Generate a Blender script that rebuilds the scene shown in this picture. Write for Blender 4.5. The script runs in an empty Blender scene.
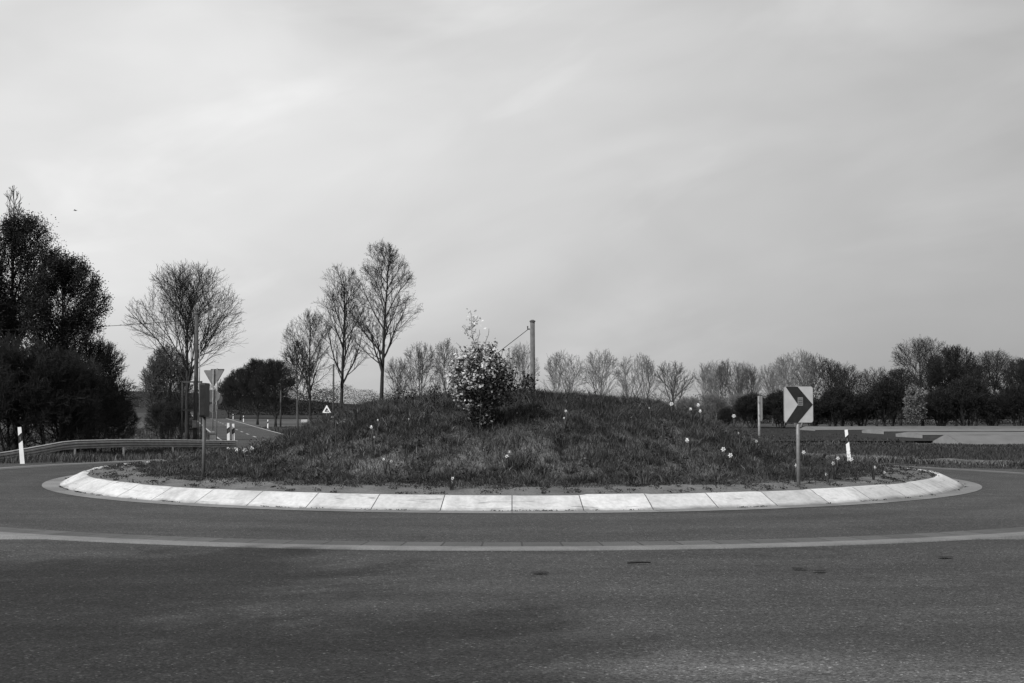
import bpy, math, random
import numpy as np
from mathutils import Vector, Matrix

R = math.radians
PI = math.pi
scene = bpy.context.scene
COL = scene.collection

F = 1255.0            # focal length in pixels of the 1024 wide frame
HY = 405.0            # horizon row
CAMZ = 1.65
CX, CY = 0.0, 29.5    # centre of the island
RY = 28.6             # the outer edge of the ring is struck from a point a little nearer


# ------------------------------------------------------------------ materials
def new_mat(name):
    m = bpy.data.materials.new(name)
    m.use_nodes = True
    nt = m.node_tree
    for n in list(nt.nodes):
        nt.nodes.remove(n)
    out = nt.nodes.new('ShaderNodeOutputMaterial')
    bs = nt.nodes.new('ShaderNodeBsdfPrincipled')
    nt.links.new(bs.outputs[0], out.inputs[0])
    bs.inputs['Roughness'].default_value = 0.8
    bs.inputs['Specular IOR Level'].default_value = 0.25
    return m, nt, bs


def N(nt, t, **kw):
    n = nt.nodes.new(t)
    for k, v in kw.items():
        setattr(n, k, v)
    return n


def math_node(nt, op, a, b=None, clamp=False):
    n = N(nt, 'ShaderNodeMath', operation=op)
    n.use_clamp = clamp
    for i, x in enumerate((a, b)):
        if x is None:
            continue
        if isinstance(x, (int, float)):
            n.inputs[i].default_value = x
        else:
            nt.links.new(x, n.inputs[i])
    return n.outputs[0]


def ramp(nt, fac, stops, interp='LINEAR'):
    r = N(nt, 'ShaderNodeValToRGB')
    r.color_ramp.interpolation = interp
    e = r.color_ramp.elements
    while len(e) < len(stops):
        e.new(0.5)
    for el, (p, v) in zip(e, stops):
        el.position = p
        el.color = (v, v, v, 1)
    nt.links.new(fac, r.inputs[0])
    return r.outputs[0]


def noise(nt, co, scale, detail=3, rough=0.55, dist=0.0):
    n = N(nt, 'ShaderNodeTexNoise')
    n.inputs['Scale'].default_value = scale
    n.inputs['Detail'].default_value = detail
    n.inputs['Roughness'].default_value = rough
    n.inputs['Distortion'].default_value = dist
    nt.links.new(co, n.inputs['Vector'])
    return n.outputs['Fac']


def objco(nt, scale=None, rot=None):
    tc = N(nt, 'ShaderNodeTexCoord')
    if scale is None and rot is None:
        return tc.outputs['Object']
    mp = N(nt, 'ShaderNodeMapping')
    if scale:
        mp.inputs['Scale'].default_value = scale
    if rot:
        mp.inputs['Rotation'].default_value = rot
    nt.links.new(tc.outputs['Object'], mp.inputs['Vector'])
    return mp.outputs[0]


def mix(nt, fac, a, b):
    n = N(nt, 'ShaderNodeMix', data_type='RGBA')
    for s, x in ((0, fac), (6, a), (7, b)):
        if isinstance(x, (int, float)):
            n.inputs[s].default_value = x if s == 0 else (x, x, x, 1)
        else:
            nt.links.new(x, n.inputs[s])
    return n.outputs[2]


def mul(nt, a, b):
    n = N(nt, 'ShaderNodeMix', data_type='RGBA', blend_type='MULTIPLY')
    n.inputs[0].default_value = 1
    for s, x in ((6, a), (7, b)):
        if isinstance(x, (int, float)):
            n.inputs[s].default_value = (x, x, x, 1)
        else:
            nt.links.new(x, n.inputs[s])
    return n.outputs[2]


def bump(nt, bs, h, strength, dist):
    b = N(nt, 'ShaderNodeBump')
    b.inputs['Strength'].default_value = strength
    b.inputs['Distance'].default_value = dist
    nt.links.new(h, b.inputs['Height'])
    nt.links.new(b.outputs[0], bs.inputs['Normal'])


def plain(name, v, var=0.25, scale=8.0, rough=0.7, metal=0.0, spec=0.25, bmp=0.0):
    """grey material broken up by noise"""
    m, nt, bs = new_mat(name)
    co = objco(nt)
    n = noise(nt, co, scale, 5, 0.6)
    c = ramp(nt, n, [(0.3, v * (1 - var)), (0.7, v * (1 + var))])
    nt.links.new(c, bs.inputs['Base Color'])
    bs.inputs['Roughness'].default_value = rough
    bs.inputs['Metallic'].default_value = metal
    bs.inputs['Specular IOR Level'].default_value = spec
    if bmp:
        bump(nt, bs, n, bmp, 0.02)
    return m


def leafy(name, stops, patch=0.35, pscale=0.6, rough=0.65, spec=0.2, transl=0.0):
    """each leaf / blade its own grey, with slow patches over the ground"""
    m, nt, bs = new_mat(name)
    g = N(nt, 'ShaderNodeNewGeometry')
    c = ramp(nt, g.outputs['Random Per Island'], stops)
    co = objco(nt)
    n = noise(nt, co, pscale, 4, 0.6)
    p = ramp(nt, n, [(0.3, 1 - patch), (0.7, 1 + patch)])
    c = mul(nt, c, p)
    nt.links.new(c, bs.inputs['Base Color'])
    bs.inputs['Roughness'].default_value = rough
    bs.inputs['Specular IOR Level'].default_value = spec
    if transl:
        t = N(nt, 'ShaderNodeBsdfTranslucent')
        nt.links.new(c, t.inputs[0])
        mx = N(nt, 'ShaderNodeMixShader')
        mx.inputs[0].default_value = transl
        nt.links.new(bs.outputs[0], mx.inputs[1])
        nt.links.new(t.outputs[0], mx.inputs[2])
        out = [n for n in nt.nodes if n.type == 'OUTPUT_MATERIAL'][0]
        nt.links.new(mx.outputs[0], out.inputs[0])
    return m


def mat_asphalt():
    m, nt, bs = new_mat('asphalt')
    co = objco(nt)
    sep0 = N(nt, 'ShaderNodeSeparateXYZ')
    nt.links.new(co, sep0.inputs[0])
    big = noise(nt, co, 0.16, 5, 0.62, 0.6)
    mid = noise(nt, objco(nt, (0.5, 1.6, 1)), 1.1, 5, 0.6)
    fine = noise(nt, co, 75, 3, 0.75)
    vor = N(nt, 'ShaderNodeTexVoronoi')
    vor.inputs['Scale'].default_value = 66
    nt.links.new(co, vor.inputs['Vector'])
    vs = N(nt, 'ShaderNodeSeparateColor')
    nt.links.new(vor.outputs['Color'], vs.inputs[0])
    speck = ramp(nt, vs.outputs[0], [(0.0, 0.45), (0.35, 0.82), (0.75, 1.15), (0.93, 1.5), (0.985, 2.1), (1.0, 4.0)])
    v2 = N(nt, 'ShaderNodeTexVoronoi')
    v2.inputs['Scale'].default_value = 17
    nt.links.new(co, v2.inputs['Vector'])
    vs2 = N(nt, 'ShaderNodeSeparateColor')
    nt.links.new(v2.outputs['Color'], vs2.inputs[0])
    speck = mul(nt, speck, ramp(nt, vs2.outputs[1], [(0.0, 0.93), (1.0, 1.07)]))
    c = ramp(nt, big, [(0.28, 0.037), (0.5, 0.048), (0.74, 0.058)])
    c = mul(nt, c, ramp(nt, mid, [(0.25, 0.80), (0.75, 1.20)]))
    c = mul(nt, c, ramp(nt, fine, [(0.25, 0.58), (0.75, 1.42)]))
    c = mul(nt, c, speck)
    rx = math_node(nt, 'POWER', math_node(nt, 'ADD', math_node(nt, 'POWER', sep0.outputs[0], 2.0), math_node(nt, 'POWER', math_node(nt, 'SUBTRACT', sep0.outputs[1], CY), 2.0)), 0.5)
    trk = math_node(nt, 'SINE', math_node(nt, 'MULTIPLY', rx, 3.6))
    c = mul(nt, c, ramp(nt, math_node(nt, 'ADD', math_node(nt, 'MULTIPLY', trk, 0.25), math_node(nt, 'ADD', 0.25, math_node(nt, 'MULTIPLY', mid, 0.5))), [(0.2, 0.90), (0.8, 1.12)]))
    st = noise(nt, objco(nt, (1, 1, 1)), 0.55, 6, 0.7, 1.5)
    c = mul(nt, c, ramp(nt, st, [(0.30, 0.72), (0.40, 1.0)]))
    # paler band across the near right of the road
    sep = N(nt, 'ShaderNodeSeparateXYZ')
    nt.links.new(co, sep.inputs[0])
    d = math_node(nt, 'ABSOLUTE', math_node(nt, 'ADD', math_node(nt, 'SUBTRACT', sep.outputs[1], 8.35),
                                           math_node(nt, 'MULTIPLY', sep.outputs[0], 0.22)))
    band = ramp(nt, d, [(0.0, 1.0), (0.85, 0.0)])
    side = ramp(nt, math_node(nt, 'MULTIPLY', math_node(nt, 'ADD', sep.outputs[0], 0.6), 0.3), [(0.0, 0.0), (1.0, 1.0)])
    patch = ramp(nt, noise(nt, objco(nt, (0.5, 2.2, 1), (0, 0, R(12))), 1.4, 5, 0.6), [(0.3, 0.3), (0.7, 1.0)])
    f = mul(nt, mul(nt, band, side), patch)
    c = mix(nt, f, c, mul(nt, c, 2.7))
    nt.links.new(c, bs.inputs['Base Color'])
    bs.inputs['Roughness'].default_value = 0.88
    bs.inputs['Specular IOR Level'].default_value = 0.18
    h = math_node(nt, 'ADD', fine, math_node(nt, 'MULTIPLY', vor.outputs['Distance'], 0.8))
    bump(nt, bs, h, 0.5, 0.006)
    return m


def ring_joints(nt, co, n, width):
    """1 on a joint of a ring cut into n equal pieces about the object's own origin"""
    sep = N(nt, 'ShaderNodeSeparateXYZ')
    nt.links.new(co, sep.inputs[0])
    a = math_node(nt, 'ARCTAN2', sep.outputs[1], sep.outputs[0])
    a = math_node(nt, 'MULTIPLY', math_node(nt, 'ADD', a, PI), n / (2 * PI))
    fr = math_node(nt, 'FRACT', a)
    e = math_node(nt, 'ABSOLUTE', math_node(nt, 'SUBTRACT', fr, 0.5))
    cell = math_node(nt, 'FLOOR', a)
    return math_node(nt, 'GREATER_THAN', e, 0.5 - width / 2), cell, sep


def mat_kerb():
    m, nt, bs = new_mat('kerb_concrete')
    co = objco(nt)
    j, cell, sep = ring_joints(nt, co, 56, 0.014)
    wn = N(nt, 'ShaderNodeTexWhiteNoise', noise_dimensions='1D')
    nt.links.new(cell, wn.inputs['W'])
    base = ramp(nt, wn.outputs['Value'], [(0, 0.43), (1, 0.56)])
    n1 = noise(nt, co, 1.3, 6, 0.65, 0.5)
    n2 = noise(nt, co, 14, 5, 0.65)
    c = mul(nt, base, ramp(nt, n1, [(0.25, 0.62), (0.5, 0.96), (0.75, 1.14)]))
    c = mul(nt, c, ramp(nt, n2, [(0.25, 0.80), (0.6, 1.06)]))
    # dirt gathered at the foot and scuffs rubbed by tyres
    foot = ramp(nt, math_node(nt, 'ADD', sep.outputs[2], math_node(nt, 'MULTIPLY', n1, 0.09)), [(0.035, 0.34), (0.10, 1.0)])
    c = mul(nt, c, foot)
    scuff = noise(nt, objco(nt, (0.6, 0.6, 9.0)), 2.1, 4, 0.6, 1.2)
    c = mul(nt, c, ramp(nt, scuff, [(0.29, 0.50), (0.39, 1.0)]))
    c = mix(nt, j, c, 0.06)
    nt.links.new(c, bs.inputs['Base Color'])
    bump(nt, bs, n2, 0.25, 0.01)
    return m


def mat_ring(name, v, n, width, var=0.25):
    m, nt, bs = new_mat(name)
    co = objco(nt)
    n1 = noise(nt, co, 1.7, 6, 0.65)
    n2 = noise(nt, co, 45, 4, 0.7)
    c = ramp(nt, n1, [(0.25, v * (1 - var)), (0.75, v * (1 + var))])
    c = mul(nt, c, ramp(nt, n2, [(0.25, 0.7), (0.75, 1.3)]))
    if n:
        j, cell, sep = ring_joints(nt, co, n, width)
        wn = N(nt, 'ShaderNodeTexWhiteNoise', noise_dimensions='1D')
        nt.links.new(cell, wn.inputs['W'])
        c = mul(nt, c, ramp(nt, wn.outputs['Value'], [(0, 0.82), (1, 1.15)]))
        c = mix(nt, j, c, v * 0.42)
    nt.links.new(c, bs.inputs['Base Color'])
    bump(nt, bs, n2, 0.3, 0.006)
    return m


def mat_soil(name, lo, hi, s1=2.2, s2=30):
    m, nt, bs = new_mat(name)
    co = objco(nt)
    n1 = noise(nt, co, s1, 6, 0.65, 0.4)
    n2 = noise(nt, co, s2, 5, 0.7)
    c = ramp(nt, n1, [(0.3, lo), (0.7, hi)])
    c = mul(nt, c, ramp(nt, n2, [(0.25, 0.55), (0.75, 1.45)]))
    nt.links.new(c, bs.inputs['Base Color'])
    bs.inputs['Roughness'].default_value = 0.95
    bs.inputs['Specular IOR Level'].default_value = 0.1
    bump(nt, bs, n2, 0.7, 0.03)
    return m


def mat_field(name, v, row=0.0):
    m, nt, bs = new_mat(name)
    co = objco(nt)
    n1 = noise(nt, co, 0.06, 5, 0.6)
    n2 = noise(nt, co, 1.2, 6, 0.75)
    c = ramp(nt, n1, [(0.3, v * 0.8), (0.7, v * 1.2)])
    c = mul(nt, c, ramp(nt, n2, [(0.25, 0.6), (0.75, 1.4)]))
    nt.links.new(c, bs.inputs['Base Color'])
    bs.inputs['Roughness'].default_value = 0.95
    bs.inputs['Specular IOR Level'].default_value = 0.1
    bump(nt, bs, n2, 0.8, 0.15)
    return m


def mat_bark(name, v):
    m, nt, bs = new_mat(name)
    co = objco(nt, (6, 6, 1.2))
    n = noise(nt, co, 4, 6, 0.7)
    c = ramp(nt, n, [(0.3, v * 0.55), (0.7, v * 1.5)])
    nt.links.new(c, bs.inputs['Base Color'])
    bs.inputs['Roughness'].default_value = 0.9
    bs.inputs['Specular IOR Level'].default_value = 0.1
    bump(nt, bs, n, 0.6, 0.03)
    return m


M = {}
M['asphalt'] = mat_asphalt()
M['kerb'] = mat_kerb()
M['apron'] = mat_ring('kerb_apron_concrete', 0.16, 56, 0.010)
M['gutter'] = mat_ring('gutter_slab', 0.078, 183, 0.05)
M['band'] = mat_ring('pale_edge_band', 0.15, 0, 0)
M['mark'] = plain('road_paint', 0.34, 0.3, 6)
M['soil'] = mat_soil('island_soil', 0.085, 0.165)
M['turf'] = mat_soil('turf_soil', 0.022, 0.05, 0.8, 12)
M['ground'] = mat_field('meadow', 0.05)
M['field_light'] = mat_field('pale_field', 0.075)
M['field_dark'] = mat_field('ploughed_field', 0.026)
M['hill'] = mat_field('hill_field', 0.03)
M['gravel'] = mat_soil('gravel', 0.05, 0.15, 1.6, 14)
M['grass'] = leafy('mound_grass', [(0, 0.016), (0.5, 0.033), (0.82, 0.052), (0.93, 0.085), (1, 0.17)], 0.55, 0.8)
M['tussock'] = leafy('tussock_grass', [(0, 0.014), (0.5, 0.040), (0.8, 0.075), (0.93, 0.13), (1, 0.22)], 0.5, 0.9)
M['verge'] = leafy('verge_grass', [(0, 0.02), (0.6, 0.045), (0.88, 0.075), (1, 0.16)], 0.4, 0.5)
M['strawgrass'] = leafy('dry_grass', [(0, 0.05), (0.5, 0.10), (1, 0.20)], 0.35, 0.5)
M['palegrass'] = leafy('pale_dry_grass', [(0, 0.06), (0.5, 0.13), (1, 0.26)], 0.3, 0.5)
M['dull_straw'] = leafy('dull_straw', [(0, 0.025), (0.6, 0.055), (1, 0.11)], 0.45, 0.12)
M['crop'] = leafy('field_crop', [(0, 0.018), (0.7, 0.035), (1, 0.08)], 0.4, 0.3)
M['weed'] = leafy('weeds', [(0, 0.012), (0.7, 0.035), (1, 0.09)], 0.3, 1.5)
M['bark_dark'] = mat_bark('dark_bark', 0.034)
M['bark_mid'] = mat_bark('mid_bark', 0.085)
M['bark_pale'] = mat_bark('pale_bark', 0.17)
M['leaf_black'] = leafy('shade_dark_foliage', [(0, 0.006), (0.7, 0.013), (1, 0.035)], 0.3, 0.5)  # leaf tone lowered to carry the deep shade of the thicket
M['bud'] = leafy('young_leaves', [(0, 0.03), (1, 0.09)], 0.3, 0.8)
M['bush_leaf'] = leafy('bush_leaf', [(0, 0.02), (0.6, 0.05), (0.9, 0.14), (1, 0.3)], 0.3, 2.0)
M['blossom'] = leafy('bush_blossom', [(0, 0.40), (0.6, 0.60), (1, 0.78)], 0.2, 2.0, 0.5, 0.3, 0.25)
M['pale_bush'] = leafy('lit_shrub_and_bloom', [(0, 0.07), (0.6, 0.13), (1, 0.24)], 0.2, 0.5)  # pale tone holds sunlight on the wood's shrub, bloom on the tuft
M['wood'] = mat_bark('pole_wood', 0.115)
M['wood_dark'] = mat_bark('old_pole_wood', 0.075)
M['galv'] = plain('galvanised_steel', 0.23, 0.25, 12, 0.55, 0.35, 0.4)
M['rail'] = plain('weathered_rail', 0.29, 0.25, 5, 0.6, 0.25, 0.35)
M['post_dark'] = plain('dark_post_steel', 0.09, 0.25, 12, 0.6, 0.2, 0.3)
M['sign_back'] = plain('sign_back', 0.21, 0.15, 5, 0.6, 0.2, 0.3)
M['sign_dark'] = plain('sign_back_dark', 0.06, 0.2, 5, 0.6, 0.1, 0.3)
M['white'] = plain('white_sheeting', 0.52, 0.08, 6, 0.45)
M['sheet'] = plain('worn_white_sheeting', 0.44, 0.10, 6, 0.5)
M['post_white'] = plain('white_plastic', 0.80, 0.08, 6, 0.45)
M['black'] = plain('black_sheeting', 0.022, 0.3, 9, 0.5)
M['reflector'] = plain('reflector', 0.12, 0.1, 9, 0.25)
M['sticker'] = plain('sticker', 0.22, 0.2, 30, 0.6)
M['foil'] = plain('foil', 0.112, 0.18, 0.9, 0.55)
M['foil_end'] = plain('foil_gable', 0.20, 0.15, 1.5, 0.6)
M['wire'] = plain('wire', 0.03, 0.1, 5, 0.6)
M['petal'] = plain('petal', 0.64, 0.1, 30, 0.5)
M['stem'] = plain('stem', 0.08, 0.3, 20, 0.6)
M['litter'] = plain('leaf_litter', 0.016, 0.4, 40, 0.9)
M['stone'] = plain('pale_stone', 0.34, 0.25, 5, 0.8)
M['feather'] = plain('feather', 0.22, 0.3, 30, 0.7)
M['straw'] = plain('wrap_film', 0.45, 0.1, 2, 0.6)


# ------------------------------------------------------------------ objects
def put(o, parent=None):
    COL.objects.link(o)
    if parent:
        o.parent = parent
    return o


def tag(o, label=None, cat=None, group=None, kind=None):
    if label:
        o['label'] = label
    if cat:
        o['category'] = cat
    if group:
        o['group'] = group
    if kind:
        o['kind'] = kind
    return o


def thing(name, label, cat, loc=(0, 0, 0), rotz=0.0, group=None):
    o = bpy.data.objects.new(name, None)
    o.empty_display_size = 0.3
    COL.objects.link(o)
    o.location = loc
    o.rotation_euler = (0, 0, rotz)
    return tag(o, label, cat, group)


def dup(root, loc=None, rotz=None, scale=None, label=None, group=None):
    r = root.copy()
    COL.objects.link(r)
    if loc is not None:
        r.location = loc
    if rotz is not None:
        r.rotation_euler = (0, 0, rotz)
    if scale is not None:
        r.scale = scale
    if label:
        r['label'] = label
    if group:
        r['group'] = group
    for ch in list(root.children):
        c = ch.copy()
        COL.objects.link(c)
        c.parent = r
        for g in list(ch.children):
            d = g.copy()
            COL.objects.link(d)
            d.parent = c
    return r


def arr_mesh(name, V, faces, mat, parent=None, smooth=False):
    """faces: list of int arrays (n,3) or (n,4)"""
    me = bpy.data.meshes.new(name)
    V = np.asarray(V, dtype=np.float32).reshape(-1, 3)
    me.vertices.add(len(V))
    me.vertices.foreach_set('co', V.ravel())
    idx = np.concatenate([np.asarray(f, dtype=np.int32).ravel() for f in faces if len(f)])
    tot = np.concatenate([np.full(len(f), np.asarray(f).shape[1], dtype=np.int32) for f in faces if len(f)])
    me.loops.add(len(idx))
    me.loops.foreach_set('vertex_index', idx)
    me.polygons.add(len(tot))
    st = np.zeros(len(tot), dtype=np.int32)
    st[1:] = np.cumsum(tot)[:-1]
    me.polygons.foreach_set('loop_start', st)
    me.polygons.foreach_set('loop_total', tot)
    if smooth:
        me.polygons.foreach_set('use_smooth', np.ones(len(tot), dtype=bool))
    me.update(calc_edges=True)
    me.validate()
    me.materials.append(mat)
    return put(bpy.data.objects.new(name, me), parent)


class MB:
    def __init__(self):
        self.v = []
        self.q = []
        self.t = []
        self.ng = []

    def tube(self, pts, rad, sides=6, cap=True):
        pts = [Vector(p) for p in pts]
        n = len(pts)
        b = len(self.v)
        up = None
        for i, p in enumerate(pts):
            t = (pts[min(i + 1, n - 1)] - pts[max(i - 1, 0)])
            if t.length < 1e-9:
                t = Vector((0, 0, 1))
            t.normalize()
            if up is None:
                ref = Vector((1, 0, 0)) if abs(t.x) < 0.8 else Vector((0, 1, 0))
                up = (ref - t * ref.dot(t)).normalized()
            else:
                up = (up - t * up.dot(t))
                up = up.normalized() if up.length > 1e-6 else t.orthogonal().normalized()
            w = t.cross(up)
            r = rad[i] if hasattr(rad, '__len__') else rad
            for k in range(sides):
                a = 2 * PI * k / sides
                self.v.append(p + up * (math.cos(a) * r) + w * (math.sin(a) * r))
        for i in range(n - 1):
            for k in range(sides):
                k2 = (k + 1) % sides
                self.q.append((b + i * sides + k, b + i * sides + k2, b + (i + 1) * sides + k2, b + (i + 1) * sides + k))
        if cap:
            self.ng.append(tuple(b + k for k in range(sides))[::-1])
            self.ng.append(tuple(b + (n - 1) * sides + k for k in range(sides)))
        return self

    def box(self, c, s, rz=0.0):
        b = len(self.v)
        ca, sa = math.cos(rz), math.sin(rz)
        for dz in (-1, 1):
            for dx, dy in ((-1, -1), (1, -1), (1, 1), (-1, 1)):
                x, y = dx * s[0] / 2, dy * s[1] / 2
                self.v.append(Vector((c[0] + x * ca - y * sa, c[1] + x * sa + y * ca, c[2] + dz * s[2] / 2)))
        self.q += [(b, b + 3, b + 2, b + 1), (b + 4, b + 5, b + 6, b + 7)]
        for k in range(4):
            k2 = (k + 1) % 4
            self.q.append((b + k, b + k2, b + 4 + k2, b + 4 + k))
        return self

    def prism_xz(self, poly, y0, y1):
        """polygon in the xz plane (counter-clockwise seen from -y), given thickness"""
        b = len(self.v)
        n = len(poly)
        for y in (y0, y1):
            for x, z in poly:
                self.v.append(Vector((x, y, z)))
        self.ng.append(tuple(range(b, b + n)))
        self.ng.append(tuple(range(b + n, b + 2 * n))[::-1])
        for k in range(n):
            k2 = (k + 1) % n
            self.q.append((b + k2, b + k, b + n + k, b + n + k2))
        return self

    def build(self, name, mat, parent=None, smooth=False):
        me = bpy.data.meshes.new(name)
        me.from_pydata([tuple(v) for v in self.v], [], self.q + self.t + self.ng)
        if smooth:
            me.polygons.foreach_set('use_smooth', [True] * len(me.polygons))
        me.update()
        me.materials.append(mat)
        return put(bpy.data.objects.new(name, me), parent)


# ------------------------------------------------------------------ terrain
def sm(a, b, x):
    t = np.clip((np.asarray(x, dtype=float) - a) / (b - a), 0, 1)
    return t * t * (3 - 2 * t)


def H(x, y):
    """height of the land and the carriageway"""
    x = np.asarray(x, dtype=float)
    y = np.asarray(y, dtype=float)
    r = np.hypot(x - CX, y - CY)
    z = -1.0 * (1 - np.exp(-np.clip(r - 16, 0, None) / 22.0))
    z = z * sm(6, 30, y)
    z = z - 0.012 * np.clip(x, 0, 14) * sm(18, 38, y)
    return z


def wob(x, y, s=1.0, seed=0.0):
    x = np.asarray(x) * s
    y = np.asarray(y) * s
    return (np.sin(1.7 * x + 0.6 * y + seed) + np.sin(-0.8 * x + 1.9 * y + 2.1 * seed + 1.3)
            + 0.7 * np.sin(2.9 * x - 2.3 * y + seed * 0.7 + 4.0) + 0.5 * np.sin(4.7 * x + 3.9 * y + 1.9 + seed)) / 3.2


def mound(x, y):
    """height of the island's soil above the carriageway"""
    lx, ly = np.asarray(x) - CX, np.asarray(y) - CY
    r = np.hypot(lx, ly)
    z = 0.215 + 0.085 * (1 - sm(8.3, 9.5, r))
    a = 6.85 + 0.2 * lx / np.maximum(r, 0.3)
    p = np.clip(1 - (r / a) ** 2.8, 0, 1) ** 1.3
    z = z + 1.52 * p + 0.085 * wob(x, y, 1.15, 1.0) * (1 - sm(7.5, 9.0, r))
    return z + H(x, y)


def zg(x, y):
    return float(H(x, y))


def zm(x, y):
    return float(mound(x, y))


def at(px, d):
    """world x of a picture column at a distance"""
    return (px - 512.0) / F * d


def polar(name, radii, nseg, zf, mat, a0=0.0, a1=2 * PI, origin=(CX, CY), centre=False):
    """ring sheet about the roundabout's centre, in its own coordinates"""
    closed = abs((a1 - a0) - 2 * PI) < 1e-6
    na = nseg if closed else nseg + 1
    th = a0 + (a1 - a0) * np.arange(na) / nseg
    rr, tt = np.meshgrid(np.asarray(radii, dtype=float), th, indexing='ij')
    X = origin[0] + rr * np.cos(tt)
    Y = origin[1] + rr * np.sin(tt)
    Z = zf(X, Y, rr)
    V = np.stack([X - origin[0], Y - origin[1], Z], -1).reshape(-1, 3)
    ids = np.arange(len(radii) * na).reshape(len(radii), na)
    if closed:
        nx = np.roll(ids, -1, 1)
    else:
        nx = ids[:, 1:]
        ids = ids[:, :-1]
    q = np.stack([ids[:-1], ids[1:], nx[1:], nx[:-1]], -1).reshape(-1, 4)
    o = arr_mesh(name, V, [q], mat, None, True)
    o.location = (origin[0], origin[1], 0)
    return o


def ribbon(name, centre, halfw, zoff, mat, off=0.0, crown=0.0):
    """sheet along a polyline of (x, y); halfw number or list; off shifts sideways"""
    P = np.asarray(centre, dtype=float)
    T = np.gradient(P, axis=0)
    T /= np.linalg.norm(T, axis=1)[:, None]
    Nn = np.stack([T[:, 1], -T[:, 0]], -1)
    hw = np.full(len(P), halfw) if np.isscalar(halfw) else np.asarray(halfw)
    cols = 5
    V = []
    for k in range(cols):
        u = -1 + 2 * k / (cols - 1)
        Q = P + Nn * (off + u * hw)[:, None]
        V.append(np.stack([Q[:, 0], Q[:, 1], H(Q[:, 0], Q[:, 1]) + zoff + crown * (1 - u * u) * (1 + 0.35 * wob(Q[:, 0], Q[:, 1], 2.0, 1.0))], -1))
    V = np.stack(V, 1)
    ids = np.arange(len(P) * cols).reshape(len(P), cols)
    q = np.stack([ids[:-1, :-1], ids[:-1, 1:], ids[1:, 1:], ids[1:, :-1]], -1).reshape(-1, 4)
    return arr_mesh(name, V.reshape(-1, 3), [q], mat, None, True)


# ground sheet to the horizon
radii = [0.5, 6, 11.5, 12.5, 13.2, 13.8, 14.4, 15.0, 15.6] + list(np.arange(16, 62, 1.0))
r_ = 62.0
while r_ < 5200:
    radii.append(r_)
    r_ *= 1.07
tag(polar('ground', radii, 288, lambda X, Y, r: np.where(np.hypot(X - CX, Y - RY) < 13.3, -0.35, H(X, Y) - 0.05), M['ground']), kind='structure')

# carriageway: ring plus four arms
road = polar('road', [7.5, 8, 8.6, 9.3, 10, 11, 12, 13, 14, 14.18, 14.19], 256, lambda X, Y, r: H(X, Y) - 0.07 * (r > 14.185), M['asphalt'], origin=(CX, RY))
tag(road, kind='structure')
road.location = (0, 0, 0)
road.data.transform(Matrix.Translation((CX, RY, 0)))

yy = np.linspace(15.6, -40, 60)
tag(ribbon('entry_road', np.stack([0 * yy, yy], -1), 5.6 + 6.5 * sm(4, 16, yy), -0.006, M['asphalt']), kind='structure')
for nm, sx in (('side_road_west', -1), ('side_road_east', 1)):
    xx = np.linspace(11.5, 120, 60)
    hw = 3.4 + 3.3 * (1 - sm(13, 24, xx))
    tag(ribbon('side_road', np.stack([sx * xx, 0 * xx + CY], -1), hw, -0.006, M['asphalt']), kind='structure')
ya = np.concatenate([np.arange(40.5, 140, 2.5), np.arange(140, 900, 12.0)])
xa = -21.4 - 0.265 * (ya - 104) + 0.000012 * np.clip(ya - 150, 0, None) ** 2
FAR = np.stack([xa, ya], -1)
hwf = 3.25 + 3.0 * (1 - sm(42, 55, ya))
tag(ribbon('far_road', FAR, hwf, -0.008, M['asphalt']), kind='structure')
sel = ya > 52
tag(ribbon('road_marking', FAR[sel], 0.09, 0.02, M['mark'], off=3.0), kind='structure')
tag(ribbon('road_marking', FAR[sel], 0.08, 0.02, M['mark'], off=-3.0), kind='structure')
y0 = 58.0
while y0 < 330:
    seg = np.linspace(y0, y0 + 4, 4)
    tag(ribbon('road_marking', np.stack([np.interp(seg, ya, xa), seg], -1), 0.085, 0.02, M['mark']), kind='structure')
    y0 += 10.5

# ring of gutter slabs and its pale edge band on the outer side of the circle
tag(polar('gutter', [13.44, 13.66, 13.90], 400, lambda X, Y, r: H(X, Y) + 0.005, M['gutter'], origin=(CX, RY)), kind='structure')
tag(polar('road_edge_band', [13.90, 14.06, 14.22, 14.225], 400, lambda X, Y, r: H(X, Y) + 0.008 - 0.09 * (r > 14.222), M['band'], origin=(CX, RY)), kind='structure')

# island: apron, sloping kerb, soil
rng = np.random.default_rng(5)
apron = polar('kerb_apron', [9.93, 10.1, 10.31], 448, lambda X, Y, r: H(X, Y) + 0.006 + (10.31 - r) * 0.02, M['apron'])
tag(apron, kind='structure')


def kerb_z(X, Y, r):
    prof = np.interp(r, [9.40, 9.47, 9.52, 9.56, 9.90, 9.96, 9.98], [0.205, 0.222, 0.222, 0.208, 0.045, 0.014, -0.02])
    a = np.arctan2(Y - CY, X - CX)
    cell = np.floor((a + PI) * 56 / (2 * PI)).astype(int) % 56
    jit = np.array([random.Random(int(c)).uniform(-0.010, 0.010) for c in range(56)])[cell]
    return H(X, Y) + prof + jit * (r < 9.9)


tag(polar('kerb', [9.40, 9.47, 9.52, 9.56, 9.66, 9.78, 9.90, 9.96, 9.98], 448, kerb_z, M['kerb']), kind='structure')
isl = polar('island_mound', [0.02] + list(np.arange(0.3, 9.5, 0.2)) + [9.46],
            200, lambda X, Y, r: mound(X, Y) - 0.006 + np.where(r < 9.3, 0.012 * wob(X, Y, 7.0, 3.0), 0), M['soil'])
tag(isl, kind='structure')


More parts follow.
